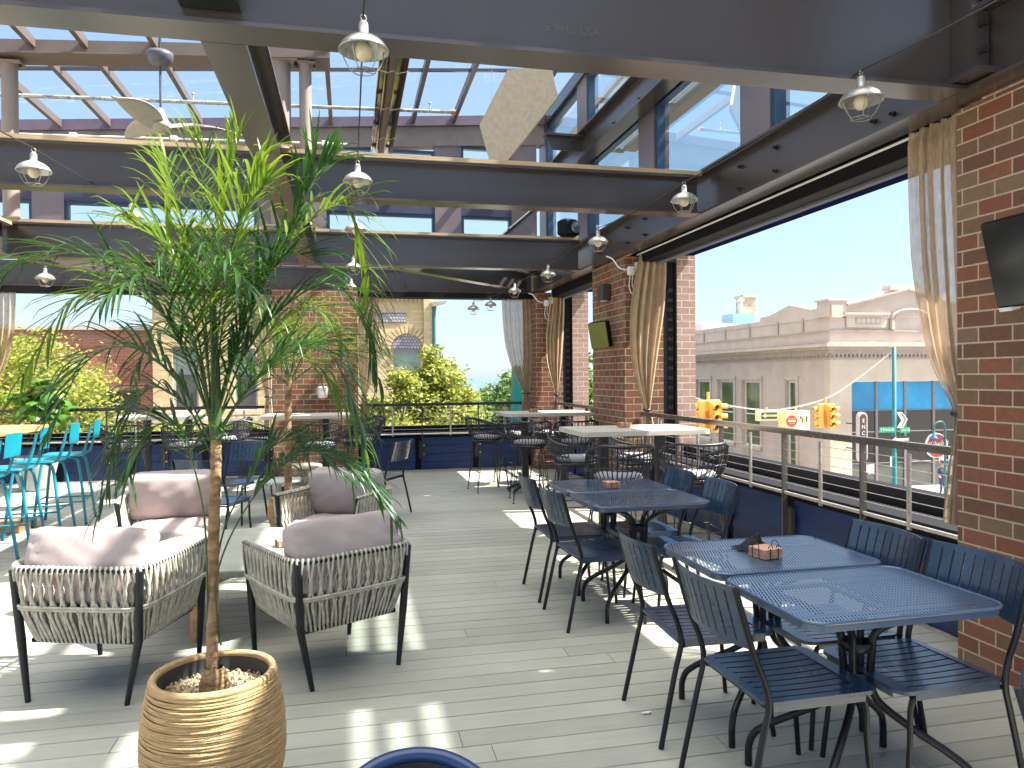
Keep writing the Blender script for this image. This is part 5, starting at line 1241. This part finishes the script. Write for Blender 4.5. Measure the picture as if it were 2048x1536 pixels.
m1 = MB(); m1.box((25.4, YF-.085-.03, 4.12), (26.9, YF-.103, 4.46)); m1.build('recess', limed, t)
m1 = MB()
for i in range(5): m1.tube([(25.58+i*.285, YF-.118, 4.29), (25.58+i*.285, YF-.135, 4.29)], .13, 16)
m1.build('medallion', lime, t)
m1 = MB(); P_ = [(27.55, YF-.09, 3.85), (27.55, YF-.09, 4.35)]+[(28.7-1.15*math.cos(a), YF-.09, 4.35+.55*math.sin(a)) for a in [PI*i/14 for i in range(15)]]+[(29.85, YF-.09, 3.85)]
m1.tube(P_, .09, 6); m1.tube([(p[0]+(28.7-p[0])*.13, p[1]+.03, p[2]-.06) for p in P_], .06, 6); m1.build('arch', limed, t)
# roof equipment & chimney behind
t = thing('roof_equipment', 'grey and blue mechanical units with a brick flue on the limestone roof', 'roof units', (0, 0, 0))
m1 = MB(); m1.box((26.6, 53, 4.4), (29.4, 55, 5.6)); m1.build('unit', P('unit_grey', (.5, .5, .55), .6, var=.1), t)
m1 = MB(); m1.box((30, 54, 4.4), (32.1, 56, 5.55)); m1.build('unit', P('unit_tan', (.6, .5, .4), .6, var=.1), t)
m1 = MB(); m1.box((29.9, 54.2, 5.553), (31.8, 56, 6.45)); m1.build('unit', P('unit_blue', (.2, .4, .5), .5, var=.1), t)
m1 = MB(); m1.box((31.8, 56, 4.4), (33.0, 57.2, 7.95)); m1.box((31.7, 55.9, 7.95), (33.1, 57.3, 8.15)); m1.build('chimney', brick('flue_brick', [(.5, .42, .33), (.42, .36, .3), (.55, .47, .36)], (.55, .5, .42), .4, .2, .03), t)
m1 = MB(); m1.lathe([(.2, 0), (.2, 1.2), (.3, 1.2), (.3, 1.4), (0, 1.5)], 14, (31.0, 55, 6.3)); m1.build('vent', alu, t)
# roof slab
MB().box((24.6, 34.3, 4.2), (44, 62, 4.4)).build('roof_slab', limed, t)

# vertical hanging sign
t = thing('blade_sign', 'tall rounded vertical sign with stacked white letters on the limestone corner', 'sign', (25.15, 30.6, 0))
def pill(w_, h_, n=8): return [(w_*math.cos(a), h_+w_*math.sin(a)) for a in [PI*i/n for i in range(n+1)]]+[(-w_*math.cos(a), -h_-w_*math.sin(a)) for a in [PI*i/n for i in range(n+1)]]
t.location = (24.0+1.15-.2, 32.55, -1.6); 
m1 = MB(); m1.prism(pill(.24, .95), 'y', -.1, .1); m1.build('cabinet', P('sign_silver', (.55, .5, .5), .4, var=.05), t)
m1 = MB(); m1.prism(pill(.17, .93), 'y', -.125, -.102); m1.build('face', P('sign_brown', (.09, .05, .045), .4, var=.05), t)
for i, ch in enumerate('ENCORE'): text('letter', ch, .26, white, (0, -.13, .78-i*.3), (PI/2, 0, 0), t)
m1 = MB(); m1.tube([(0, .1, .6), (0, 1.1, .6)], .03, 6); m1.tube([(0, .1, -.6), (0, 1.1, -.6)], .03, 6); m1.build('bracket', black, t)
t.scale = (1.05, 1.05, 1.05)
# poles, span wire and signals
green = P('teal_pole_paint', (.01, .14, .15), .4, var=.15, vs=2)
t = thing('signal_pole', 'tall teal street pole carrying the span wire, arrow sign and street names', 'street pole', (23.9, 29, 0))
m1 = MB(); m1.lathe([(.14, G0), (.14, G0+.3), (.105, G0+.35), (.085, 2.73), (0, 2.76)], 16); m1.build('shaft', green, t)
m1 = MB(); m1.tube([(24-23.9, 29.2-29, G0), (.12, .2, G0+.02)], .02, 6); m1.build('base', green, t)
signg = P('street_sign_green', (.0, .35, .17), .4, var=.03); yel = P('signal_yellow', (.8, .45, .09), .4, var=.1, vs=4); yels = P('sign_pale_yellow', (.8, .72, .38), .5, var=.05); redp = P('sign_red', (.65, .05, .05), .4, var=.03); lens = P('signal_lens', (.06, .035, .02), .25, var=0)
def plate(name, label, cat, loc, w_, h_, m, rz=0, group=None, th=.02):
    t = thing(name, label, cat, loc, rz, group); m1 = MB(); m1.box((-w_/2, -th/2, -h_/2), (w_/2, th/2, h_/2)); m1.build('plate', m, t); return t
t = plate('street_name_sign', 'green street name sign reading Front St on the left of the teal pole', 'street sign', (23.42, 28.87, -.95), .78, .24, signg, 0, 'street name signs'); text('lettering', 'E Front St', .17, white, (0, -.013, 0), (PI/2, 0, 0), t, .001)
t = plate('street_name_sign', 'green street name sign reading Cass on the right of the teal pole', 'street sign', (24.34, 28.87, -.98), .52, .24, signg, 0, 'street name signs'); text('lettering', 'Cass St', .16, white, (0, -.013, 0), (PI/2, 0, 0), t, .001)
def arrow(w_, h_): return [(-w_/2, 0), (-w_/2+h_*.75, h_/2), (-w_/2+h_*.75, h_*.2), (w_/2, h_*.2), (w_/2, -h_*.2), (-w_/2+h_*.75, -h_*.2), (-w_/2+h_*.75, -h_/2)]
t = plate('one_way_sign', 'black and white one way sign below the street names on the teal pole', 'traffic sign', (24.1, 28.86, -1.4), .92, .3, P('sign_black', (.02, .02, .02), .4, var=0))
m1 = MB(); m1.prism([(x*.95, y*.95) for x, y in arrow(.9, .28)], 'y', -.013, -.011); m1.build('arrow', white, t); text('lettering', 'ONE WAY', .1, bpy.data.materials['sign_black'], (.1, -.0145, 0), (PI/2, 0, 0), t, .0005)
t = thing('arrow_sign', 'folded white arrow sign wrapped on the teal pole above the street names', 'traffic sign', (24.1, 28.86, -.5))
m1 = MB(); m1.prism([(-.2, .33), (.08, .33), (.36, .0), (.12, -.38), (-.2, -.38), (.05, -.05)], 'y', -.02, .0); m1.build('plate', white, t)
m1 = MB(); m1.prism([(.08, .29), (.30, .0), (.1, -.3), (.02, -.3), (.18, -.02), (.0, .27)], 'y', -.024, -.022); m1.build('mark', P('arrow_grey', (.25, .23, .23), .5, var=0), t)
A = (23.9, 29, 2.6)
wpts = [A, (22.2, 29, 1.42), (20.45, 29, .47), (18.35, 29, .03), (17.0, 29, .05), (15.0, 29, .38), (14.0, 29, .65), (11, 29, 1.5), (7, 29, 2.7)]
m1 = MB(); m1.tube(smooth_pts(wpts, 6), .012, 5); m1.tube([(p[0], p[1]+.03, p[2]+.04) for p in smooth_pts(wpts, 6)], .008, 4); tag(m1.build('span_wire', P('span_wire_grey', (.45, .42, .42), .5, var=.1)), 'sagging span wire carrying the traffic signals over the street', 'wire')
def head(t, x, y, rz):
    c, s = math.cos(rz), math.sin(rz); T = lambda p: (x+p[0]*c-p[1]*s, y+p[0]*s+p[1]*c, p[2])
    m1 = MB(); V = []
    lo, hi = (-.15, -.1, -.98), (.15, .1, 0)
    m1.hexa([T((lo[0], lo[1], lo[2])), T((hi[0], lo[1], lo[2])), T((hi[0], hi[1], lo[2])), T((lo[0], hi[1], lo[2])), T((lo[0], lo[1], 0)), T((hi[0], lo[1], 0)), T((hi[0], hi[1], 0)), T((lo[0], hi[1], 0))])
    h = m1.build('signal_head', yel, t)
    for i in range(3):
        z = -.17-i*.32; m1 = MB(); m1.tube([T((0, -.1, z)), T((0, -.115, z))], .105, 16); m1.build('lens', lens, h)
        m1 = MB(); n = 12
        V = [T((.12*math.cos(a), -.1, z+.12*math.sin(a))) for a in [-.3+(PI+.6)*k/n for k in range(n+1)]]+[T((.12*math.cos(a), -.3, z-.02+.12*math.sin(a))) for a in [-.3+(PI+.6)*k/n for k in range(n+1)]]
        m1.add(V, [(k, k+1, k+n+2, k+n+1) for k in range(n)], True); m1.build('visor', yel, h)
def signal(label, x, z, scale=.82):
    t = thing('traffic_signal', label, 'traffic signal', (x, 29, z), 0, 'yellow traffic signals on the span wire')
    head(t, .18, -.15, R(-2)); head(t, .42, .05, R(75)); head(t, -.22, .0, R(-95)); head(t, 0.0, .25, R(178))
    m1 = MB(); m1.tube([(.05, 0, 0), (.05, 0, .32)], .045, 8); m1.box((-.3, -.05, .0), (.45, .1, .06), .01); m1.build('hanger', yel, t); t.scale = (scale,)*3; return t
signal('yellow traffic signal cluster at the right of the span wire, near the limestone corner', 20.35, .2, 1.02); signal('yellow traffic signal cluster at the left of the span wire beside the outer brick', 14.75, .42, 1.3)
t = thing('overhead_sign', 'pale yellow box sign with a one way arrow hanging from the span wire', 'traffic sign', (17.55, 29, -.21), R(-3))
m1 = MB(); m1.box((-.47, -.12, -.22), (.47, .12, .22), .01); m1.build('cabinet', yels, t)
m1 = MB(); m1.box((-.3, -.127, -.14), (.42, -.122, .14)); m1.build('face', P('sign_dark_green', (.06, .06, .03), .5, var=0), t); m1 = MB(); m1.prism([(x+.06, y*.9) for x, y in arrow(.68, .25)], 'y', -.131, -.128); m1.build('arrow', yels, t); text('lettering', 'ONE WAY', .085, bpy.data.materials['sign_dark_green'], (.13, -.1325, 0), (PI/2, 0, 0), t, .0005)
m1 = MB(); m1.tube([(0, 0, .22), (0, 0, .36)], .05, 8); m1.build('hanger', yel, t)
t = thing('overhead_sign', 'pale yellow box sign with do not enter disc and lane arrows on the wire', 'traffic sign', (18.85, 29, -.42))
m1 = MB(); m1.prism([(-.1, -.45), (.6, -.28), (.56, .3), (-.12, .12), (-.68, .1), (-.64, -.4)], 'z', -.42, .4); m1.build('cabinet', yels, t)
ang = math.atan2(-.05, -.54)+PI
# left facet from (-.64,-.4) to (-.1,-.45); right facet (-.1,-.45)->(.6,-.28)
mL = Vector((-.37, -.432, 0)); aL = math.atan2(-.05, .54); mR = Vector((.25, -.372, 0)); aR = math.atan2(.17, .7)
m1 = MB(); m1.tube([(0, -.004, -.02), (0, -.012, -.02)], .24, 28); d_ = m1.build('disc', redp, t); d_.location = mL; d_.rotation_euler = (0, 0, aL)
m1 = MB(); m1.box((-.17, -.017, -.065), (.17, -.0135, .025)); o = m1.build('bar', yels, t); o.location = mL; o.rotation_euler = (0, 0, aL)
text('lettering', 'DO NOT', .09, yels, mL+Vector((0, -.016, .09)), (PI/2, 0, aL), t, .0005); text('lettering', 'ENTER', .09, yels, mL+Vector((0, -.016, -.13)), (PI/2, 0, aL), t, .0005)
dk = bpy.data.materials['sign_dark_green']
m1 = MB(); m1.tube(smooth_pts([(-.07, -.008, -.1), (-.07, -.008, .02), (-.12, -.008, .12), (-.2, -.008, .15)], 4), .02, 6); m1.prism([(-.27, .15), (-.17, .21), (-.17, .09)], 'y', -.012, -.004); m1.tube([(.17, -.008, -.1), (.17, -.008, .12)], .02, 6); m1.prism([(.1, .1), (.24, .1), (.17, .2)], 'y', -.012, -.004); m1.box((.045, -.01, -.25), (.052, -.004, .25)); o = m1.build('lane_arrows', dk, t); o.location = mR; o.rotation_euler = (0, 0, aR)
text('lettering', 'ONLY', .1, dk, mR+Vector((-.14, -.05, -.22)), (PI/2, 0, aR), t, .0005); text('lettering', 'ONLY', .1, dk, mR+Vector((.16, .03, -.22)), (PI/2, 0, aR), t, .0005)
m1 = MB(); m1.tube([(.1, 0, .4), (.1, 0, .55)], .05, 8); m1.build('hanger', yel, t)
# round shop sign and lamp post
t = thing('round_shop_sign', 'round red and dark shop sign with white script lettering beyond the railing', 'sign', (26.42, 29.4, -1.78)); t.scale = (1.6, 1.6, 1.6)
m1 = MB(); m1.tube([(0, 0, 0), (0, -.06, 0)], .36, 36); m1.build('disc', P('sign_offwhite', (.75, .7, .68), .4, var=0), t)
m1 = MB(); m1.tube([(0, -.058, 0), (0, -.07, 0)], .33, 36); m1.build('face', redp, t)
m1 = MB(); pts = [(.31*math.cos(a), .31*math.sin(a)) for a in [PI*.0+PI*i/16 for i in range(17)]]; m1.prism(pts, 'y', -.076, -.072); m1.build('upper_face', P('sign_maroon', (.3, .06, .08), .4, var=0), t)
text('lettering', 'Kilwins', .24, white, (0, -.082, .05), (PI/2, R(-6), 0), t, .002, shear=.35)
t = thing('street_lamp', 'teal gooseneck street lamp over the round shop sign', 'street lamp', (26.75, 29.2, 0))
m1 = MB(); m1.tube([(0, 0, G0), (0, 0, -1.0)], .05, 10); m1.tube(smooth_pts([(0, 0, -1.0), (-.05, 0, -.75), (-.25, 0, -.66), (-.5, 0, -.75), (-.6, 0, -.98), (-.61, 0, -1.12)], 5), .03, 8); m1.lathe([(.12, G0), (.12, G0+.4), (.06, G0+.5)], 14); m1.build('post', green, t)
m1 = MB(); m1.lathe([(.03, -1.1), (.06, -1.2), (.07, -1.28), (.17, -1.4), (.18, -1.43), (0, -1.42)], 18, (-.61, 0, 0)); m1.build('lamp_head', P('lamp_blue', (.04, .2, .32), .4, var=.1), t)
# person on the far pavement
t = thing('person', 'person in a dark top standing on the far pavement by the lamp post', 'person', (27.25, 29.9, G0+.13))
def skinfig():
    me = bpy.data.meshes.new('body'); J = [(0, 0, .93), (0, 0, 1.12), (0, 0, 1.38), (0, 0, 1.5), (0, -.02, 1.62), (.18, 0, 1.4), (.25, .0, 1.13), (.22, -.12, .93), (-.18, 0, 1.4), (-.25, 0, 1.13), (-.2, -.15, 1.0), (.09, 0, .88), (.1, -.02, .48), (.1, .02, .06), (-.09, 0, .88), (-.12, -.06, .48), (-.13, .06, .06), (.1, -.14, .03), (-.13, -.1, .03), (0, -.02, 1.74)]
    E = [(0, 1), (1, 2), (2, 3), (3, 4), (2, 5), (5, 6), (6, 7), (2, 8), (8, 9), (9, 10), (0, 11), (11, 12), (12, 13), (13, 17), (0, 14), (14, 15), (15, 16), (16, 18), (4, 19)]
    rad = [.15, .13, .16, .06, .1, .07, .045, .035, .07, .045, .035, .1, .06, .045, .1, .06, .045, .035, .035, .07]
    me.from_pydata(J, E, []); o = bpy.data.objects.new('body', me); scene.collection.objects.link(o); o.parent = t
    mo = o.modifiers.new('s', 'SKIN'); me.skin_vertices[0].data[0].use_root = True
    for i, r_ in enumerate(rad): me.skin_vertices[0].data[i].radius = (r_, r_*.85)
    s2 = o.modifiers.new('ss', 'SUBSURF'); s2.levels = 2; s2.render_levels = 2
    for m in (P('skin', (.5, .3, .22), .6, var=.05), P('navy_clothes', (.05, .055, .12), .8, var=.2)): me.materials.append(m)
    dg = bpy.context.evaluated_depsgraph_get(); mm = bpy.data.meshes.new_from_object(o.evaluated_get(dg)); o.modifiers.clear(); o.data = mm
    for p in mm.polygons:
        z = p.center.z; p.material_index = 0 if (z > 1.48 or (abs(p.center.x) > .17 and z < 1.12 and z > .85)) else 1; p.use_smooth = True
    return o
bd = skinfig()
m1 = MB(); m1.lathe([(.1, 1.66), (.118, 1.72), (.1, 1.8), (.05, 1.85), (0, 1.86)], 16, (0, .0, 0)); m1.build('hair', P('hair_brown', (.12, .07, .04), .7, var=.1), t)
t = thing('blue_ornament', 'bright blue spiky round ornament beyond the railing under the left signals', 'ornament', (13.2, 25.5, -2.25))
m1 = MB(); rg = random.Random(2)
for _ in range(150):
    v = Vector((rg.gauss(0, 1), rg.gauss(0, 1), rg.gauss(0, 1))).normalized(); m1.tube([v*.05, v*.29], [.035, .01], 4)
m1.build('petals', P('bright_blue', (.02, .3, .75), .5, var=.2, vs=6), t)
m1 = MB(); m1.tube([(0, 0, 0), (0, 0, G0+2.25)], .03, 6); m1.build('stake', green, t)

# ---------------------------------------------------------------- yellow brick building across the far street
YB = 28.2
t = thing('yellow_brick_building', 'two-storey yellow brick building with an arched window across the far street', 'building')
wins = [(-6.1, -5.25, .45, 2.7), (-4.05, -3.25, .45, 2.65), (-2.85, -2.2, .45, 2.6), (1.60, 2.62, -.6, 2.62)]
def wally(m1, x0, x1, holes, z0, z1, y0, th=.4):
    x = x0
    for (a, b, za, zb) in sorted(holes): m1.box((x, y0, z0), (a, y0+th, z1)); m1.box((a, y0, z0), (b, y0+th, za)); m1.box((a, y0, zb), (b, y0+th, z1)); x = b
    m1.box((x, y0, z0), (x1, y0+th, z1))
m1 = MB(); wally(m1, -6.75, 3.1, wins, G0, 6.2, YB); m1.box((2.7, YB+.4, G0), (3.1, 46, 6.2)); m1.build('wall', yellowb, t)
frm = P('grey_sash', (.36, .34, .38), .5, var=.05); curt = P('window_blind', (.28, .36, .34), .3, var=.1, spec=.9)
for i, (a, b, za, zb) in enumerate(wins):
    m1 = MB(); f = .08; Y = YB+.12
    m1.box((a, Y, za), (a+f, Y+.1, zb)); m1.box((b-f, Y, za), (b, Y+.1, zb)); m1.box((a+f, Y+.003, za), (b-f, Y+.097, za+f)); m1.box((a+f, Y+.003, zb-f), (b-f, Y+.097, zb)); zm = (za+zb)/2+.15 if i < 3 else 1.5; m1.box((a+f, Y+.006, zm), (b-f, Y+.094, zm+.07)); wn = m1.build('window', frm, t)
    m1 = MB(); m1.add([(a+f, Y+.05, zm), (b-f, Y+.05, zm), (b-f, Y+.05, zb-f), (a+f, Y+.05, zb-f)], [(0, 1, 2, 3)]); m1.build('blind', curt, wn)
    m1 = MB(); m1.add([(a+f, Y+.06, za+f), (b-f, Y+.06, za+f), (b-f, Y+.06, zm), (a+f, Y+.06, zm)], [(0, 1, 2, 3)]); m1.build('pane', P('grey_pane', (.14, .14, .16), .1, var=.3, vs=1, spec=1) if i == 0 else bpy.data.materials['grey_pane'], wn)
    m1 = MB(); m1.box((a-.1, YB-.08, za-.16), (b+.1, YB-.003, za)); m1.build('sill', lime, t)
c_x, c_z, r_ = 2.11, 2.62, .55
tile = brick('fish_scale_metal', [(.5, .48, .52), (.42, .4, .44)], (.12, .12, .14), .11, .11, .03, .8)
m1 = MB(); m1.prism([(c_x+r_*math.cos(a), c_z+.003+r_*math.sin(a)) for a in [PI*k/18 for k in range(19)]], 'y', YB-.04, YB-.003); m1.build('tympanum', tile, t)
m1 = MB()
for k in range(15):
    a0 = PI*k/15+.02; a1 = PI*(k+1)/15-.02; q = [(c_x+R_*math.cos(a), c_z+R_*math.sin(a)) for R_, a in ((r_+.04, a0), (r_+.34, a0), (r_+.34, a1), (r_+.04, a1))]; m1.prism(q, 'y', YB-.07, YB-.004)
m1.build('arch_bricks', yellowb, t)
m1 = MB(); m1.box((.95, YB-.03, 3.62), (2.1, YB-.003, 4.0)); m1.build('vent_panel', tile, t)
m1 = MB(); m1.box((2.75, YB-.12, G0), (3.1, YB-.003, 6.2)); m1.build('pilaster', yellowb, t)
m1 = MB()
for i in range(60): x = -6.6+i*.16; m1.prism([(x, 4.55), (x+.07, 4.38), (x+.14, 4.55)], 'y', YB-.08, YB-.004)
m1.box((-6.75, YB-.12, 4.56), (2.74, YB-.004, 4.75)); m1.box((-6.75, YB-.2, 5.9), (3.2, YB-.004, 6.25)); m1.build('corbel', yellowb, t)
m1 = MB(); m1.tube(smooth_pts([(3.17, YB-.15, 4.25), (3.13, YB-.15, 3.9), (3.13, YB-.15, 3.5), (3.13, YB-.15, G0)], 5), .065, 10); m1.build('downspout', green, t)
m1 = MB(); m1.hexa([(3.08, YB-.3, 4.22), (3.5, YB-.3, 4.3), (3.5, YB, 4.3), (3.08, YB, 4.22), (3.0, YB-.32, 4.38), (3.62, YB-.32, 4.42), (3.62, YB, 4.42), (3.0, YB, 4.38)]); m1.build('gutter_head', limew, t)
m1 = MB(); m1.box((-6.7, YB-.35, .05), (-1.4, YB-.1, .2)); m1.build('ledge', lime, t)
lat = MB()
for i in range(40): lat.bar((-6.5+i*.13, YB-.5, -1.0), (-5.6+i*.13, YB-.5, .0), .02, .02); lat.bar((-5.6+i*.13, YB-.53, -1.0), (-6.5+i*.13, YB-.53, .0), .02, .02)
lat.build('lattice', lime, t)
t = thing('red_brick_building', 'plain red brick building at the left behind the street trees', 'building')
m1 = MB(); wally(m1, -30, -6.77, [(-8.5, -7.2, -1.0, 1.15), (-12.5, -11.2, -1.0, 1.15), (-16, -14.7, -1, 1.15)], G0, 3.3, YB+.2); m1.build('wall', redb, t)
m1 = MB(); m1.box((-30, YB+.1, 3.3), (-6.8, YB+.8, 3.42)); m1.build('coping', P('coping_stone', (.5, .45, .4), .8, var=.1), t)
m1 = MB(); m1.box((-9.5, YB+.05, 1.2), (-7.0, YB+.197, 1.45)); m1.build('lintel', P('lintel_brown', (.2, .1, .07), .7, var=.1), t)
for a in (-8.5, -12.5, -16):
    m1 = MB(); m1.box((a, YB+.35, -1), (a+1.3, YB+.4, 1.15)); w_ = m1.build('window', glassd, t); m1 = MB(); m1.box((a, YB+.3, -1), (a+.1, YB+.348, 1.15)); m1.box((a+.6, YB+.3, -1), (a+.68, YB+.348, 1.15)); m1.box((a+1.2, YB+.3, -1), (a+1.3, YB+.348, 1.15)); m1.build('frame', P('rust_frame', (.3, .12, .08), .6, var=.1), w_)

# low roofs and vehicles toward the lake
roofm = P('pale_roof', (.55, .53, .55), .7, var=.1)
for (x, y, wx, wy, h, lab) in ((6.3, 40, 4.2, 10, 3.1, 'low white flat-roofed shed beyond the sea-view railing'), (12, 70, 9, 10, 3.6, 'distant pale building among the trees near the lake')):
    t = thing('low_building', lab, 'building', (x, y, G0)); m1 = MB(); m1.box((-wx/2, -wy/2, 0), (wx/2, wy/2, h)); m1.build('wall', P('pale_wall', (.6, .58, .56), .7, var=.1), t)
    m1 = MB(); m1.box((-wx/2-.2, -wy/2-.2, h), (wx/2+.2, wy/2+.2, h+.15)); m1.build('roof', roofm, t); m1 = MB(); m1.box((-wx/2+.6, -wy/2-.02, .9), (wx/2-.6, -wy/2-.004, 2.2)); m1.build('window', glassd, t)
def car(label, x, y, rz, col):
    t = thing('parked_car', label, 'car', (x, y, G0+.014), R(rz), 'cars parked toward the lake')
    m1 = MB(); m1.prism([(-2.2, .35), (2.2, .35), (2.25, .75), (1.9, .95), (1.1, 1.0), (.5, 1.45), (-1.2, 1.5), (-1.9, 1.05), (-2.25, .95)], 'y', -.88, .88); m1.build('body', col, t)
    m1 = MB(); m1.prism([(.95, 1.03), (.45, 1.4), (-1.1, 1.44), (-1.7, 1.06)], 'y', -.89, .89); m1.build('windows', glassd, t)
    for sx in (-1.4, 1.4):
        for sy in (-.8, .8): m1 = MB(); m1.tube([(sx, sy-.1, .33), (sx, sy+.1, .33)], .33, 16); m1.build('wheel', rubber, t)
car('silver car parked toward the lake left of the teal post', 10.5, 58, 80, P('car_silver', (.5, .5, .52), .3, metal=.5, var=0)); car('white car parked toward the lake nearer the trees', 8.6, 52, 95, P('car_white', (.75, .75, .75), .3, var=0))
t = thing('teal_post', 'leaning teal painted post just outside the railing by the corner pier', 'post', (2.96, 13.6, 0))
m1 = MB(); m1.hexa([(-.24, -.1, G0), (.3, -.1, G0), (.3, .15, G0), (-.24, .15, G0), (.04, -.1, 1.75), (.16, -.1, 1.75), (.16, .15, 1.75), (.04, .15, 1.75)]); m1.build('shaft', P('bright_teal', (.004, .2, .22), .4, var=.1), t)
m1 = MB(); m1.box((-.3, -.16, G0+.003), (.36, .21, G0+.12)); m1.build('base', green, t)

# ---------------------------------------------------------------- trees
treeleaf = leafmat('street_tree_leaf', (.13, .18, .03), (.38, .38, .08), .5, .5)
treeleaf2 = leafmat('far_tree_leaf', (.05, .12, .025), (.16, .22, .05), .35, .6)
tbark = P('tree_bark', (.12, .1, .08), .9, var=.4, vs=10)
def tree(label, x, y, lobes, nleaf, ls, seed, mat_=None, z0=G0, trunk_h=2.5, tr=.14):
    t = thing('street_tree', label, 'tree', (x, y, 0), 0, 'leafy street trees'); rg = random.Random(seed); m1 = MB()
    m1.tube(smooth_pts([(0, 0, z0), (.05, 0, z0+trunk_h*.5), (0, 0, z0+trunk_h)], 4), [tr*1.3]+[tr]*8, 8)
    for (cx, cy, cz, rx, ry, rz_) in lobes:
        for _ in range(4):
            e = Vector((cx+rg.uniform(-.6, .6)*rx, cy+rg.uniform(-.6, .6)*ry, cz+rg.uniform(-.3, .8)*rz_)); s = Vector((0, 0, z0+trunk_h*.9)); m = s.lerp(e, .5)+Vector((rg.uniform(-.2, .2), rg.uniform(-.2, .2), -.15)); m1.tube(smooth_pts([s, m, e], 4), [tr*.45*(1-.09*i) for i in range(9)], 5)
    m1.build('trunk', tbark, t)
    rs = np.random.RandomState(seed); vol_ = np.array([l[3]*l[4]*l[5] for l in lobes]); cnt = (vol_**.7/np.sum(vol_**.7)*nleaf).astype(int); C = []
    for l, n in zip(lobes, cnt):
        nc = max(10, n//26); d = rs.normal(size=(nc, 3)); d /= np.linalg.norm(d, axis=1)[:, None]; rr_ = rs.uniform(.45, 1.03, nc)**.6
        cc = d*rr_[:, None]*np.array(l[3:6])+np.array(l[:3]); k = rs.randint(0, nc, n); sp = .13*min(l[3:6])+.06
        C.append(cc[k]+rs.normal(size=(n, 3))*sp*np.array([1, 1, .7]))
    C = np.concatenate(C); n = len(C); a = rs.normal(size=(n, 3)); a[:, 2] *= .5; a /= np.linalg.norm(a, axis=1)[:, None]; b = rs.normal(size=(n, 3)); b -= a*(a*b).sum(1)[:, None]; b /= np.linalg.norm(b, axis=1)[:, None]
    L = (ls*rs.uniform(.6, 1.3, n))[:, None]; V = np.stack([C-a*L, C+b*L*.55, C+a*L, C-b*L*.55], 1).reshape(-1, 3)
    me = bpy.data.meshes.new('crown'); me.vertices.add(4*n); me.vertices.foreach_set('co', V.astype(np.float32).ravel()); me.loops.add(4*n); me.loops.foreach_set('vertex_index', np.arange(4*n, dtype=np.int32)); me.polygons.add(n); me.polygons.foreach_set('loop_start', np.arange(0, 4*n, 4, dtype=np.int32)); me.polygons.foreach_set('loop_total', np.full(n, 4, np.int32)); me.update(calc_edges=True)
    me.materials.append(mat_ or treeleaf); o = bpy.data.objects.new('crown', me); scene.collection.objects.link(o); o.parent = t; return t
tree('bright green street tree filling the sea-view opening, its top pointed', 2.1, 19.5, [(0, 0, .5, 1.0, 1.0, 1.0), (-.9, .2, -.3, 1.2, 1.2, 1.0), (.75, 0, -.1, .8, .9, 1.0), (.25, 0, 1.35, .55, .6, .7), (.05, 0, 1.95, .28, .3, .5), (-.45, 0, 1.3, .35, .4, .45), (.8, 0, 1.0, .35, .4, .4), (-1.3, 0, .55, .4, .4, .4), (-.3, 0, -1.2, 1.6, 1.4, .9), (1.0, 0, -1.0, .7, .8, .8)], 42000, .062, 1)
tree('lower bright street tree in front of the yellow brick arch', .9, 18.2, [(0, 0, -.2, .9, .8, .9), (.35, 0, 1.35, .35, .3, .4), (-.5, 0, .1, .6, .6, .6), (0, 0, -1.3, 1.2, 1.0, .7), (-.3, .1, .75, .3, .3, .3)], 18000, .062, 2)
tree('large bright street tree at the far left behind the leafy plant', -7.6, 19.5, [(0, 0, .9, 1.9, 1.6, 1.7), (1.2, 0, -.2, 1.3, 1.2, 1.2), (-2, 0, .5, 1.8, 1.4, 1.5), (0, 0, -1.2, 2.4, 1.6, 1.0)], 42000, .065, 3)
tree('small street tree seen through the palm before the yellow wall', -3.6, 20.5, [(0, 0, -.6, 1.3, 1.1, .9), (.8, 0, -.1, .7, .6, .6), (-.9, 0, -.3, .8, .8, .7)], 15000, .062, 4, trunk_h=2.2)
tree('distant tree beside the lake left of the teal post', 9.6, 62, [(0, 0, -1.9, 2.4, 2, 1.6), (-3, 0, -2.3, 2, 2, 1.3)], 5000, .2, 5, treeleaf2)
tree('distant taller tree half hidden by the teal post and curtain', 12.6, 66, [(0, 0, -1.3, 1.8, 2, 2.2), (2.5, 0, -.6, 2.2, 2, 2.8)], 6000, .2, 6, treeleaf2)
tree('street tree across the road mirrored in the limestone windows', 13.0, 44, [(0, 0, .5, 2.6, 2.4, 2.6), (0, 4, .2, 2.6, 2.4, 2.4)], 7000, .2, 7, treeleaf2)
struct(MB().add([(-300, 150, G0+.05), (300, 150, G0+.05), (300, 250, G0+.4), (-300, 250, G0+.4)], [(0, 1, 2, 3)]).build('shore', P('shore_grass', (.1, .16, .04), .9, var=.4, vs=.1)))
